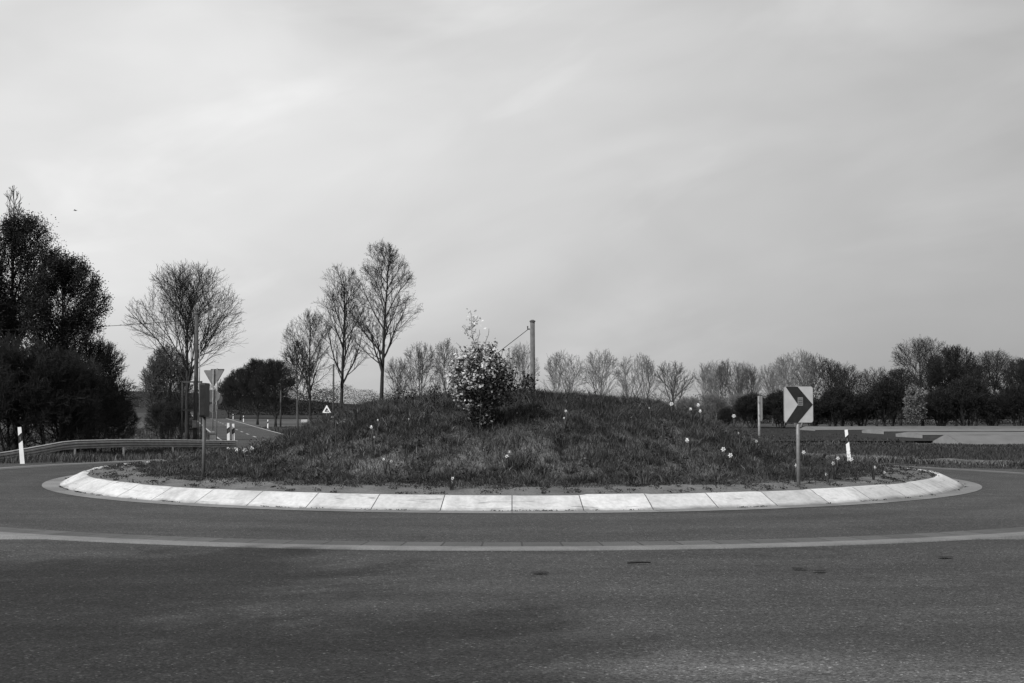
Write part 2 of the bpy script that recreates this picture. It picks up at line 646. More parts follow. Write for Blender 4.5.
# ------------------------------------------------------------------ grass
def blades(name, P, hgt, wid, lean, mat, seed=0, curl=0.5, az=None):
    """P (n,3) roots; every blade a bent strip of two faces"""
    g = np.random.default_rng(seed)
    n = len(P)
    if az is None:
        az = g.uniform(0, 2 * PI, n)
    fa = g.uniform(0, 2 * PI, n)
    ld = np.stack([np.cos(az), np.sin(az), 0 * az], -1)
    wd = np.stack([np.cos(fa), np.sin(fa), 0 * fa], -1)
    up = np.array([0, 0, 1.0])
    l = (lean * g.uniform(0.2, 1.0, n))[:, None]
    h = hgt[:, None]
    w = wid[:, None]
    mid = P + up * h * 0.55 + ld * h * l * 0.35
    tip = P + up * h * (1.0 - 0.35 * l * curl) + ld * h * l
    V = np.stack([P - wd * w * 0.5, P + wd * w * 0.5, mid + wd * w * 0.4, mid - wd * w * 0.4, tip], 1)
    b = np.arange(n)[:, None] * 5
    return arr_mesh(name, V.reshape(-1, 3), [b + np.array([[0, 1, 2, 3]]), b + np.array([[3, 2, 4]])], mat)


def leaf_quads(name, C, size, mat, parent, seed=0, flat=0.3):
    gg = np.random.default_rng(seed)
    n = len(C)
    a = gg.normal(0, 1, (n, 3))
    a[:, 2] *= flat + 0.4
    a /= np.linalg.norm(a, axis=1)[:, None]
    b = gg.normal(0, 1, (n, 3))
    b -= a * (a * b).sum(1)[:, None]
    b /= np.linalg.norm(b, axis=1)[:, None]
    s = (np.asarray(size) * gg.uniform(0.6, 1.3, n))[:, None]
    fold = np.cross(a, b) * s * 0.18
    V = np.stack([C - a * s * 0.5, C + b * s * 0.30 + fold, C + a * s * 0.55, C - b * s * 0.30 + fold], 1).reshape(-1, 3)
    q = np.arange(n * 4).reshape(n, 4)
    return arr_mesh(name, V, [q], mat, parent)


g = np.random.default_rng(11)
# tussocky grass over the mound: roots drawn around many tuft centres
n = 430000
rr = 8.7 * np.sqrt(g.random(n))
th = g.uniform(0, 2 * PI, n)
X = CX + rr * np.cos(th)
Y = CY + rr * np.sin(th)
keep = (Y < CY + 3.5) | (g.random(n) < 0.35)
edge = 8.62 + 0.26 * wob(X, Y, 1.6, 2.0) - 0.22 * sm(0.80, 1.0, np.abs(X - CX) / np.maximum(rr, 0.1))
keep &= rr < edge
X, Y, rr, edge = X[keep], Y[keep], rr[keep], edge[keep]
tuft = wob(X, Y, 2.3, 0.4) + 0.8 * wob(X, Y, 5.1, 2.2)
hgt = 0.08 + 0.10 * sm(-0.6, 1.2, tuft) + 0.06 * (1 - sm(3.5, 7.0, rr)) + 0.07 * sm(0.2, 0.9, wob(X, Y, 0.9, 5.0))
hgt *= g.uniform(0.45, 1.25, len(X)) * (0.45 + 0.55 * sm(0.0, 1.2, edge - rr))
tall = g.random(len(X)) < 0.02
hgt[tall] *= 1.9
P = np.stack([X, Y, mound(X, Y) - 0.02], -1)
tag(blades('mound_grass', P, hgt, g.uniform(0.004, 0.011, len(X)), np.where(g.random(len(X)) < 0.6, 1.5, 0.7), M['grass'], 3), kind='stuff')

# tussocks: blades fanning out of one root, older straw among them
n, k = 1500, 70
th = g.uniform(0, 2 * PI, n)
rr = 8.2 * np.sqrt(g.random(n))
tx, ty = CX + rr * np.cos(th), CY + rr * np.sin(th)
ok = (wob(tx, ty, 1.1, 7.0) > -0.35) & (ty < CY + 3.5)
tx, ty = tx[ok], ty[ok]
ts = g.uniform(0.6, 1.35, len(tx)) * (0.7 + 0.4 * sm(-0.4, 0.8, wob(tx, ty, 0.8, 3.0)))
az = g.uniform(0, 2 * PI, len(tx) * k)
rad = np.repeat(ts, k) * 0.07 * np.sqrt(g.random(len(tx) * k))
X, Y = np.repeat(tx, k) + rad * np.cos(az), np.repeat(ty, k) + rad * np.sin(az)
hg = np.repeat(ts * np.where(g.random(len(ts)) < 0.2, 1.3, 1.0), k) * g.uniform(0.08, 0.27, len(X))
tag(blades('grass_tussocks', np.stack([X, Y, mound(X, Y) - 0.02], -1), hg, g.uniform(0.005, 0.012, len(X)),
           np.full(len(X), 1.2), M['tussock'], 13, 0.6, az), kind='stuff')
# dark broad leaved plants among the grass
n, k = 420, 34
th = g.uniform(0, 2 * PI, n)
rr = 8.3 * np.sqrt(g.random(n))
tx, ty = CX + rr * np.cos(th), CY + rr * np.sin(th)
ok = (wob(tx, ty, 1.4, 11.0) > 0.1) & (ty < CY + 3.0)
tx, ty = tx[ok], ty[ok]
sc = g.uniform(0.06, 0.17, len(tx))
X = np.repeat(tx, k) + np.repeat(sc, k) * g.normal(0, 1, len(tx) * k)
Y = np.repeat(ty, k) + np.repeat(sc, k) * g.normal(0, 1, len(tx) * k)
Z = mound(X, Y) + np.repeat(sc, k) * g.uniform(0.3, 2.2, len(X))
tag(leaf_quads('ground_ivy', np.stack([X, Y, Z], -1), 0.05, M['weed'], None, 14), kind='stuff')

# low weeds and crumbs on the bare soil rim behind the kerb
n = 800
th = g.uniform(0, 2 * PI, n)
rr = g.uniform(8.1, 9.38, n)
cx_, cy_ = CX + rr * np.cos(th), CY + rr * np.sin(th)
k = 24
sc = g.uniform(0.02, 0.075, n) * (1 + 1.2 * (g.random(n) < 0.12))
X = np.repeat(cx_, k) + np.repeat(sc, k) * g.normal(0, 1, n * k)
Y = np.repeat(cy_, k) + np.repeat(sc, k) * g.normal(0, 1, n * k)
hg = np.repeat(sc, k) * g.uniform(0.0, 0.7, n * k)
r2 = np.hypot(X - CX, Y - CY)
Z = np.where(r2 > 9.4, H(X, Y) + 0.222, mound(X, Y)) + 0.004 + hg
ok = r2 < 9.55
tag(leaf_quads('soil_weeds', np.stack([X, Y, Z], -1)[ok], 0.032, M['weed'], None, 4), kind='stuff')
# crumbs and dead leaves washed to the foot of the kerb
n = 110
th = g.uniform(0, 2 * PI, n)
k = 16
sc = g.uniform(0.01, 0.05, n)
aa = np.repeat(th, k) + np.repeat(sc, k) * g.normal(0, 1, n * k) * 0.2
rr = 9.985 + np.abs(g.normal(0, 0.022, n * k))
X, Y = CX + rr * np.cos(aa), CY + rr * np.sin(aa)
tag(leaf_quads('kerb_litter', np.stack([X, Y, H(X, Y) + 0.018 + g.uniform(0, 0.012, n * k)], -1), 0.022, M['weed'], None, 5), kind='stuff')


def patch_grass(name, xlo, xhi, ylo, yhi, n, h0, h1, mat, test=None, wid=(0.01, 0.025), lean=0.6, seed=1, noise_s=0.6):
    gg = np.random.default_rng(seed)
    X = gg.uniform(xlo, xhi, n)
    Y = gg.uniform(ylo, yhi, n)
    r = np.hypot(X - CX, Y - RY)
    ok = r > 14.5 + 0.2 * wob(X, Y, 1.5, 0.2)
    xr = np.interp(Y, ya, xa)
    hr = np.interp(Y, ya, hwf)
    ok &= ~((Y > 43) & (np.abs(X - xr) < hr + 0.25))
    hs = 3.4 + 3.3 * (1 - sm(13, 24, np.abs(X)))
    ok &= ~((np.abs(Y - CY) < hs + 0.2))
    if test is not None:
        ok &= test(X, Y)
    X, Y = X[ok], Y[ok]
    hh = (h0 + (h1 - h0) * sm(-0.7, 1.0, wob(X, Y, noise_s, seed))) * gg.uniform(0.45, 1.2, len(X))
    P = np.stack([X, Y, H(X, Y) - 0.06], -1)
    return tag(blades(name, P, hh, gg.uniform(wid[0], wid[1], len(X)), np.full(len(X), lean), mat, seed + 50), kind='stuff')


# left verge around the guardrail
patch_grass('verge_grass', -32, -3, 33.5, 75, 95000, 0.10, 0.34, M['verge'], None, (0.012, 0.03), 0.6, 21)
patch_grass('rough_grass', -60, -12, 72, 135, 60000, 0.18, 0.5, M['dull_straw'], None, (0.03, 0.07), 0.9, 31)
patch_grass('rough_grass', -34, -4, 75, 150, 40000, 0.12, 0.35, M['dull_straw'], lambda X, Y: X > np.interp(Y, ya, xa), (0.03, 0.07), 0.9, 32)
# right verge: low grass next to the road, then a rough bank
patch_grass('verge_grass', 4, 26, 36.0, 43, 60000, 0.03, 0.12, M['verge'],
            lambda X, Y: Y < 40.2 + 0.12 * (X - 10) + 0.5 * wob(X, Y, 0.9, 1.0), (0.010, 0.024), 0.7, 22)
patch_grass('dry_grass', 7, 13.2, 40.8, 47, 22000, 0.12, 0.34, M['palegrass'],
            lambda X, Y: Y < 46.5 - 0.3 * (X - 8) + 0.6 * wob(X, Y, 0.9, 1.0), (0.010, 0.024), 0.8, 23)
patch_grass('field_crop', 3, 60, 44.5, 70, 100000, 0.22, 0.42, M['crop'],
            lambda X, Y: Y > 45.2 + 0.10 * (X - 10) + 0.5 * wob(X, Y, 0.5, 1.0), (0.015, 0.04), 0.9, 24)
patch_grass('field_crop', 5, 75, 70, 88, 50000, 0.08, 0.20, M['crop'], None, (0.03, 0.08), 0.9, 28)
patch_grass('field_crop', 5, 60, 88, 137, 50000, 0.15, 0.40, M['crop'], lambda X, Y: X < (915 - (Y - 88) * 3.0 - 512) / F * Y, (0.05, 0.11), 0.9, 27)
xx = np.linspace(8.5, 60, 160)
tag(ribbon('gravel_path', np.stack([xx, 42.0 + 0.11 * (xx - 10) + 0.25 * np.sin(xx * 1.1)], -1),
           1.5 + 0.4 * np.sin(xx * 2.3), -0.06, M['gravel'], 0.0, 0.20), kind='structure')
patch_grass('path_weeds', 8, 26, 40.0, 45.0, 9000, 0.12, 0.34, M['verge'], None, (0.02, 0.05), 0.9, 26)


# far fields and hill
def sheet(name, corners, z, mat):
    return tag(arr_mesh(name, [(x, y, z) for x, y in corners], [np.array([[0, 1, 2, 3]])], mat), kind='structure')


sheet('field', [(-38, 152), (150, 152), (150, 232), (-58, 232)], -0.985, M['field_light'])
sheet('field', [(14, 92), (95, 92), (95, 150), (24, 150)], -0.975, M['field_dark'])
sheet('field', [(-62, 250), (160, 250), (190, 560), (-140, 560)], -0.95, M['field_dark'])
sheet('field', [(-120, 110), (-33, 112), (-58, 200), (-140, 260)], -0.97, M['field_light'])


def hill(name, cx, cy, rx, ry, h, mat):
    a = np.linspace(0, 2 * PI, 49)[:-1]
    rad = np.linspace(0.001, 1, 14)
    rr, tt = np.meshgrid(rad, a, indexing='ij')
    V = np.stack([cx + rx * rr * np.cos(tt), cy + ry * rr * np.sin(tt),
                  -1.2 + h * (1 - rr ** 2) ** 2 * (1 + 0.06 * np.sin(3 * tt))], -1).reshape(-1, 3)
    ids = np.arange(len(rad) * 48).reshape(len(rad), 48)
    nx = np.roll(ids, -1, 1)
    q = np.stack([ids[:-1], ids[1:], nx[1:], nx[:-1]], -1).reshape(-1, 4)
    return tag(arr_mesh(name, V, [q], mat, None, True), kind='structure')


hill('hill', -205, 640, 190, 240, 9.5, M['hill'])
hill('hill', -560, 900, 330, 300, 19, M['hill'])


# ------------------------------------------------------------------ trees
class Grow:
    """bare tree: limbs run out to a crown envelope, branches and twigs fill it"""

    def __init__(s, seed, h, cb, rx, p=0.9, pw=0.6, trunk_r=0.2, limbs=14, n2=9, n3=7, n4=4, leader=0.85,
                 limb_ang=(32, 58), up=0.10, wig=0.12, twig=0.008, stems=1, seg=0.55, ka=(20, 46)):
        s.R = random.Random(seed)
        s.h, s.cb, s.rx, s.p, s.pw = h, cb, rx, p, pw
        s.ka = ka
        s.nch = {1: n2, 2: n3, 3: n4}
        s.up, s.wig, s.twig, s.seg = up, wig, twig, seg
        s.T, s.C = MB(), MB()
        s.tips = []
        for k in range(stems):
            s.stem(trunk_r, limbs, leader, limb_ang, k, stems)

    def env(s, z):
        t = (z - s.cb) / (s.h - s.cb)
        if t <= 0:
            return s.rx * 0.25 if t > -0.08 else 0.05
        if t >= 1:
            return 0.0
        return s.rx * max(0.0, math.sin(PI * t ** s.p)) ** s.pw

    def reach(s, p, d):
        q = Vector(p)
        st = 0.12 * s.rx
        L = 0
        for _ in range(40):
            q = q + d * st
            if q.z > s.h or math.hypot(q.x, q.y) > s.env(q.z):
                break
            L += st
        return L

    def rnd(s):
        return Vector((s.R.gauss(0, 1), s.R.gauss(0, 1), s.R.gauss(0, 1)))

    def line(s, p, d, L, r0, r1, lev):
        n = max(2, min(9, int(L / (s.seg * (1.0, 1.0, 0.8, 0.6, 0.5)[lev])) + 1))
        pts, rad = [Vector(p)], [r0]
        d = Vector(d).normalized()
        for i in range(n):
            d = d + s.rnd() * s.wig * (0.16 if lev == 0 else 1) + Vector((0, 0, s.up if lev else 0.05))
            d.normalize()
            pts.append(pts[-1] + d * (L / n))
            rad.append(r0 + (r1 - r0) * ((i + 1) / n) ** 0.8)
        return pts, rad

    def at(s, pts, rad, t):
        f = t * (len(pts) - 1)
        i = min(int(f), len(pts) - 2)
        u = f - i
        return pts[i].lerp(pts[i + 1], u), (pts[i + 1] - pts[i]).normalized(), rad[i] + (rad[i + 1] - rad[i]) * u

    def stem(s, tr, limbs, leader, la, k, stems):
        if stems > 1:
            a = 2 * PI * k / stems + s.R.uniform(-0.4, 0.4)
            base = Vector((math.cos(a), math.sin(a), 0)) * s.rx * 0.12
            d0 = Vector((math.cos(a) * 0.28, math.sin(a) * 0.28, 1))
        else:
            base, d0 = Vector((0, 0, 0)), Vector((0, 0, 1))
        base.z = -0.15
        pts, rad = s.line(base, d0, s.h * leader + 0.15, tr, max(s.twig * 1.5, tr * 0.12), 0)
        rad[0] *= 1.35
        s.T.tube(pts, rad, 8)
        s.tips.append(pts[-1])
        az = s.R.uniform(0, 6.28)
        z0 = s.cb / (s.h * leader) * 0.92
        for i in range(limbs):
            t = z0 + (1 - z0) * ((i + s.R.uniform(0, 0.9)) / limbs) ** 0.92
            t = min(t, 0.985)
            p, dd, r = s.at(pts, rad, t)
            az += 2.399 + s.R.uniform(-0.4, 0.4)
            ang = R(s.R.uniform(*la) * (1.12 - 0.45 * t))
            d = Vector((math.cos(az) * math.sin(ang), math.sin(az) * math.sin(ang), math.cos(ang)))
            L = s.reach(p, d) * s.R.uniform(0.86, 1.06)
            if L < 0.35:
                continue
            s.branch(p, d, L, min(r * 0.72, tr * 0.52), 1)
        s.kids(pts, rad, 1, s.h * leader * 0.3, 0.75)

    def branch(s, p, d, L, r, lev):
        end = max(s.twig * (0.6 if lev >= 3 else 1.0), r * (0.22 if lev < 3 else 0.5))
        pts, rad = s.line(p, d, L, r, end, lev)
        (s.T if lev <= 1 else s.C).tube(pts, rad, (8, 6, 4, 3, 3)[lev], cap=False)
        if lev >= 3:
            s.tips.append(pts[-1])
            s.tips.append(pts[len(pts) // 2])
        if lev < 4:
            s.kids(pts, rad, lev, L, 0.14)

    def kids(s, pts, rad, lev, L, tmin):
        c = s.nch.get(lev, 0)
        if lev > 1:
            c = int(c * min(1.35, 0.45 + L / (s.rx * (0.62, 0.62, 0.5, 0.28)[lev])) + s.R.random())
        az = s.R.uniform(0, 6.28)
        for i in range(c):
            t = tmin + (0.98 - tmin) * (i + s.R.uniform(0.1, 0.9)) / c
            p, dd, r = s.at(pts, rad, t)
            az += 2.2 + s.R.uniform(-0.6, 0.6)
            u = dd.orthogonal().normalized()
            w = dd.cross(u)
            side = u * math.cos(az) + w * math.sin(az)
            ang = R(s.R.uniform(*s.ka))
            d = (dd * math.cos(ang) + side * math.sin(ang)).normalized()
            l2 = L * (0.62, 0.60, 0.52, 0.50)[lev] * (1.15 - 0.55 * t) * s.R.uniform(0.7, 1.15)
            l2 = min(l2, s.reach(p, d) * s.R.uniform(0.9, 1.12) + 0.12 * s.rx * 0.5)
            if l2 < 0.10:
                continue
            s.branch(p, d, l2, max(s.twig, r * 0.62), lev + 1)


def around(tips, per, spread, seed):
    gg = np.random.default_rng(seed)
    T = np.array([tuple(t) for t in tips])
    return np.repeat(T, per, 0) + gg.normal(0, spread, (len(T) * per, 3))


BARE = 'bare trees in early spring'


def make_tree(name, label, cat, loc, grow, bark, twigmat=None, leaf=None, group=None, rotz=0.0, seed=1):
    t = thing(name, label, cat, loc, rotz, group)
    grow.T.build('trunk', bark, t, True)
    c = grow.C.build('crown', twigmat or bark, t, True)
    if leaf:
        per, spread, size, mat = leaf
        leaf_quads('foliage', around(grow.tips, per, spread, seed), size, mat, c, seed)
    return t


def loc_at(px, d, dz=0.0):
    x = at(px, d)
    return (x, d, zg(x, d) + dz)


# big roadside trees on the right side of the far road
make_tree('bare_tree', 'tallest bare tree with first small leaves, rising behind the left of the mound', 'tree',
          loc_at(381, 92), Grow(31, 14.7, 4.8, 3.0, 0.85, 0.5, 0.20, 18, 8, 6, 4, 0.95, (30, 54), 0.06, 0.10, 0.0075),
          M['bark_dark'], None, (1, 0.05, 0.055, M['bud']), BARE)
make_tree('bare_tree', 'tall bare tree with forked ascending limbs just left of the tallest tree', 'tree',
          loc_at(341, 101), Grow(8, 14.2, 3.8, 3.2, 0.85, 0.55, 0.19, 16, 8, 6, 4, 0.92, (28, 52), 0.07, 0.09, 0.0075),
          M['bark_dark'], None, None, BARE)
make_tree('bare_tree', 'smaller rounded bare tree left of the two tall trees, beside the far road', 'tree',
          loc_at(311, 113), Grow(12, 11.4, 2.8, 3.0, 0.9, 0.5, 0.16, 15, 8, 6, 4, 0.86, (28, 56), 0.06, 0.09, 0.0075),
          M['bark_dark'], None, None, BARE)
make_tree('bare_tree', 'slim bare tree with pale trunk just left of the smaller rounded tree', 'tree',
          loc_at(298, 115), Grow(13, 8.6, 2.8, 2.2, 0.85, 0.55, 0.13, 12, 8, 6, 3, 0.9, (28, 54), 0.08, 0.10, 0.012),
          M['bark_mid'], M['bark_dark'], None, BARE)
# wide tree left of the far road and the dense one at its foot
make_tree('bare_tree', 'broad bare tree with fan shaped crown behind the pole and the give way sign', 'tree',
          loc_at(188, 79), Grow(44, 11.5, 3.3, 4.0, 0.95, 0.42, 0.165, 18, 9, 7, 4, 0.70, (14, 68), 0.05, 0.09, 0.0075, 1, 0.7, (18, 46)),
          M['bark_dark'], None, None, BARE)
make_tree('bare_tree', 'low dense twiggy tree to the left of the broad fan shaped tree', 'tree',
          loc_at(168, 90), Grow(45, 6.9, 0.2, 2.2, 0.75, 0.4, 0.08, 13, 8, 6, 4, 0.85, (18, 62), 0.05, 0.10, 0.011, 5),
          M['bark_dark'], M['bark_mid'], None, BARE)  # twigs take a lighter bark to carry the sunlight on them
# dense dark trees on the bend of the far road
dense = None
for px, d, hh, lb in ((276, 152, 1.0, 'dark bushy tree with bare trunk at the bend, nearest the slim young tree'),
                      (258, 168, 1.08, 'dark bushy tree in the middle of the clump beside the far road'),
                      (241, 215, 1.10, 'dark bushy tree further along the far road, behind the paired road signs'),
                      (229, 262, 1.05, 'most distant dark bushy tree at the vanishing end of the far road')):
    if dense is None:
        dense = make_tree('bushy_tree', lb, 'tree', loc_at(px, d),
                          Grow(52, 8.2, 0.6, 3.2, 0.8, 0.4, 0.16, 20, 10, 8, 4, 0.85, (20, 66), 0.06, 0.10, 0.016),
                          M['bark_dark'], None, (1, 0.12, 0.08, M['leaf_black']), 'dark bushy trees at the bend of the far road')
    else:
        dup(dense, loc_at(px, d), R(px * 7), (1, 1, hh), lb)

# row of bare trees behind the mound and wood on the right: a few grown ones, then copies
protos = {}
spec = {'round': Grow(61, 10, 1.5, 3.1, 1.05, 0.42, 0.17, 14, 7, 5, 2, 0.66, (10, 56), 0.03, 0.07, 0.014, 1, 0.7, (18, 44)),
        'vase': Grow(62, 10, 1.3, 3.2, 1.25, 0.5, 0.15, 11, 7, 5, 2, 0.62, (8, 46), 0.02, 0.07, 0.014, 2, 0.7, (16, 42)),
        'tall': Grow(63, 11, 1.6, 2.8, 0.95, 0.45, 0.16, 16, 7, 5, 2, 0.85, (18, 54), 0.05, 0.08, 0.014, 1, 0.7, (18, 44)),
        'spread': Grow(64, 11, 4.2, 4.4, 1.0, 0.38, 0.26, 14, 9, 6, 3, 0.62, (18, 70), 0.02, 0.10, 0.013, 1, 0.8, (20, 48)),
        'thick': Grow(65, 10, 0.8, 3.3, 0.95, 0.38, 0.18, 20, 9, 7, 4, 0.80, (14, 62), 0.05, 0.09, 0.016, 1, 0.7, (16, 44))}
bark_of = {'pale': M['bark_pale'], 'mid': M['bark_mid'], 'dark': M['bark_dark']}


def wood_tree(kind, tone, px, d, top, label, sx=1.0, rot=0.0, group='row of bare trees behind the island'):
    hh = (1.65 - (top - HY) * d / F) - zg(at(px, d), d)
    gz = spec[kind].h
    key = (kind, tone)
    if key not in protos:
        t = make_tree('bare_tree', label, 'tree', loc_at(px, d), spec[kind], bark_of[tone], None,
                      None, group)
        protos[key] = t
    else:
        t = dup(protos[key], loc_at(px, d), None, None, label, group)
    t.rotation_euler = (0, 0, rot)
    t.scale = (sx, sx, hh / gz)
    return t


for a in [
    ('round', 'mid', 420, 160, 341, 'bare rounded tree showing between the tallest tree and the flowering bush', 0.95, 0.3),
    ('tall', 'mid', 446, 158, 337, 'bare upright tree directly left of the flowering bush', 0.85, 1.3),
    ('round', 'mid', 398, 175, 356, 'small hazy bare tree low behind the foot of the tallest tree', 0.8, 4.3),
    ('vase', 'pale', 521, 162, 341, 'bare tree between the flowering bush and the cut off pole', 0.8, 2.2),
    ('vase', 'pale', 565, 160, 349, 'first bare tree right of the cut off pole, narrow and pale', 0.92, 0.7),
    ('round', 'pale', 601, 160, 348, 'second bare tree right of the cut off pole, with a broad pale crown', 0.98, 1.9),
    ('vase', 'pale', 637, 158, 352, 'third bare tree right of the cut off pole, pointed at the top', 0.95, 3.1),
    ('round', 'mid', 672, 157, 360, 'fourth bare tree right of the cut off pole, lower and rounder', 0.98, 4.0),
    ('tall', 'pale', 704, 158, 362, 'slim bare tree at the start of the denser clump right of the mound crest', 0.75, 5.0),
    ('vase', 'mid', 731, 155, 358, 'bare tree in the clump above the right slope of the mound', 0.75, 0.2),
    ('tall', 'mid', 752, 168, 366, 'narrow bare tree just left of the small edge-on sign', 0.75, 2.0),
    ('round', 'pale', 772, 160, 362, 'bare tree seen between the edge-on sign and the arrow sign', 0.75, 2.6),
    ('vase', 'pale', 797, 152, 348, 'tall pale bare tree standing directly behind the arrow sign', 0.95, 3.6),
    ('round', 'pale', 716, 166, 359, 'hazy bare tree squeezed behind the clump right of the mound crest', 0.85, 1.2),
    ('vase', 'pale', 743, 172, 360, 'hazy bare tree behind the clump above the right slope', 0.85, 5.2),
    ('tall', 'pale', 785, 166, 354, 'pale bare tree just left behind the arrow sign', 0.9, 2.2),
    ('round', 'dark', 813, 160, 353, 'bare tree peeking past the right edge of the arrow sign', 0.9, 0.4),
    ('vase', 'dark', 842, 163, 361, 'hazy bare tree behind the white marker post', 0.9, 1.4),
    ('tall', 'dark', 829, 150, 357, 'bare tree immediately right of the arrow sign', 0.85, 4.4),
]:
    wood_tree(*a)
for a in [
    ('tall', 'dark', 851, 152, 364, 'bare grey tree above the white marker post', 0.9, 0.9),
    ('round', 'dark', 876, 155, 366, 'bare rounded tree between the marker post and the tall spreading tree', 0.95, 1.7),
    ('thick', 'dark', 900, 162, 368, 'dark tree half hidden left of the tall spreading tree', 0.9, 2.9),
    ('spread', 'dark', 922, 143, 337, 'tallest tree of the right hand wood with wide spreading bare limbs', 0.85, 0.5),
    ('thick', 'dark', 955, 146, 345, 'dark dense tree crowding the right side of the tall spreading tree', 1.0, 3.3),
    ('thick', 'dark', 938, 160, 356, 'dark filler tree behind the pale shrub and the spreading tree', 1.0, 4.3),
    ('spread', 'dark', 995, 144, 350, 'dark domed tree near the right edge with fine twigs against the sky', 0.78, 2.2),
    ('thick', 'dark', 975, 158, 364, 'dark tree filling the gap left of the domed tree', 0.95, 5.3),
    ('thick', 'dark', 1022, 148, 358, 'dark tree cut by the right edge of the view', 1.0, 1.1),
    ('thick', 'dark', 1052, 150, 352, 'dark tree standing just past the right edge of the wood', 1.0, 1.1),
]:
    wood_tree(*a, group='trees of the right hand wood')

# shrubs under the wood
shrub_g = Grow(71, 5.4, 0.1, 2.5, 0.8, 0.8, 0.07, 11, 8, 7, 4, 0.92, (8, 48), 0.06, 0.12, 0.016, 6)
sh0 = None
for i, (px, d, s, lb) in enumerate([
        (726, 147, 0.48, 'low dark shrub by the three daffodils on the right slope'),
        (752, 145, 0.80, 'dark shrub behind the edge-on sign'),
        (780, 143, 0.85, 'dark shrub directly behind the arrow sign post'),
        (812, 142, 0.7, 'dark shrub right behind the far end of the foil tunnels'),
        (838, 141, 0.95, 'dark shrub above the white marker post'),
        (862, 141, 0.8, 'dark shrub right of the white marker post'),
        (888, 140, 1.1, 'tall dark shrub left of the pale shrub'),
        (940, 139, 0.9, 'dark shrub right of the pale shrub'),
        (966, 138, 1.15, 'tall dark shrub under the crowded dense tree'),
        (992, 138, 0.75, 'tall dark shrub under the domed tree'),
        (1018, 137, 1.0, 'last dark shrub at the right edge of the wood')]):
    if sh0 is None:
        sh0 = make_tree('dark_shrub', lb, 'shrub', loc_at(px, d), shrub_g, M['bark_dark'], None,
                        (1, 0.17, 0.10, M['leaf_black']), 'dark shrubs at the foot of the wood')
        sh0.scale = (s, s, s)
    else:
        dup(sh0, loc_at(px, d), i * 1.7, (0.6 + s * 0.5, 0.6 + s * 0.5, s), lb)
br = None
for i, (px, d, sc0, lb) in enumerate([(548, 158, 0.9, 'low pale brush between the cut off pole and the first bare tree of the row'),
                                     (583, 157, 1.0, 'low pale brush between the first and second bare tree of the row'),
                                     (619, 156, 0.9, 'low pale brush between the second and third bare tree of the row'),
                                     (655, 155, 1.0, 'low pale brush between the third and fourth bare tree of the row'),
                                     (688, 154, 1.1, 'low pale brush right of the fourth bare tree of the row'),
                                     (712, 150, 1.2, 'low pale brush below the slim tree right of the mound crest'),
                                     (740, 150, 1.2, 'low pale brush left above the small edge-on sign')]):
    if br is None:
        br = make_tree('brush', lb, 'shrub', loc_at(px, d), Grow(77, 3.6, 0.2, 2.3, 0.8, 0.5, 0.05, 9, 7, 5, 3, 0.85, (14, 60), 0.05, 0.12, 0.012, 4),
                       M['bark_mid'], M['bark_pale'], None, 'pale brush along the row of bare trees')
        br.scale = (sc0, sc0, sc0)
    else:
        dup(br, loc_at(px, d), i * 2.1, (1.05, 1.05, sc0), lb)
pg = Grow(74, 5.2, 0.3, 1.15, 0.7, 0.5, 0.06, 9, 8, 6, 3, 0.9, (14, 45), 0.08, 0.14, 0.014, 2)
make_tree('sunlit_shrub', 'pale blossoming shrub glowing in front of the dark wood', 'shrub', loc_at(914, 136), pg,
          M['bark_mid'], None, (2, 0.13, 0.15, M['pale_bush']))  # sunlit branches given as pale leaf colour


# distant wood that reads as one mass
def far_wood(name, segs, seed, size):
    gg = np.random.default_rng(seed)
    C = []
    for (x0, y0, x1, y1, h, n) in segs:
        t = gg.random(n)
        crown = np.abs(np.sin(t * 17 + seed)) * 0.3 + np.abs(np.sin(t * 43 + 1.0)) * 0.2 + 0.5
        z = gg.random(n) ** 1.25 * h * crown
        X = x0 + (x1 - x0) * t + gg.normal(0, 1.0, n)
        Y = y0 + (y1 - y0) * t + gg.uniform(0, 10, n)
        C.append(np.stack([X, Y, -1.1 + z], -1))
    return tag(leaf_quads(name, np.concatenate(C), size, M['leaf_black'], None, seed), kind='stuff')


far_wood('distant_wood', [(-150, 480, -10, 500, 11, 70000), (-10, 500, 150, 470, 9, 24000), (-75, 330, -45, 318, 9, 12000)], 4, 0.32)
far_wood('wood_undergrowth', [(42, 168, 100, 166, 7.4, 60000), (26, 178, 44, 174, 4.6, 16000), (2, 180, 28, 180, 3.4, 12000)], 9, 0.17)

# thicket on the left: dark leafy trees behind the guardrail
LG = 'dark thicket behind the guardrail'
A = Grow(81, 10.8, 1.0, 3.0, 0.72, 0.45, 0.20, 19, 9, 7, 4, 0.93, (26, 62), 0.07, 0.12, 0.010)
make_tree('leafy_tree', 'tallest dark leafy tree at the left edge of the view, behind the guardrail', 'tree', loc_at(18, 55), A,
          M['bark_dark'], None, (3, 0.11, 0.075, M['leaf_black']), LG)
B = Grow(82, 8.5, 0.9, 2.1, 0.85, 0.4, 0.16, 17, 9, 7, 4, 0.93, (24, 60), 0.07, 0.12, 0.010)
make_tree('leafy_tree', 'second dark leafy tree with rounded top, right of the tallest one in the thicket', 'tree', loc_at(64, 53), B,
          M['bark_dark'], None, (4, 0.10, 0.072, M['leaf_black']), LG, 0.8, 2)
Cg = Grow(83, 9.4, 1.0, 3.2, 0.75, 0.45, 0.18, 16, 10, 8, 4, 0.93, (24, 60), 0.09, 0.14, 0.010)
make_tree('leafy_tree', 'dark leafy tree only half in view, left of the tallest one', 'tree', loc_at(-38, 54), Cg,
          M['bark_dark'], None, (3, 0.11, 0.075, M['leaf_black']), LG, 2.8, 3)
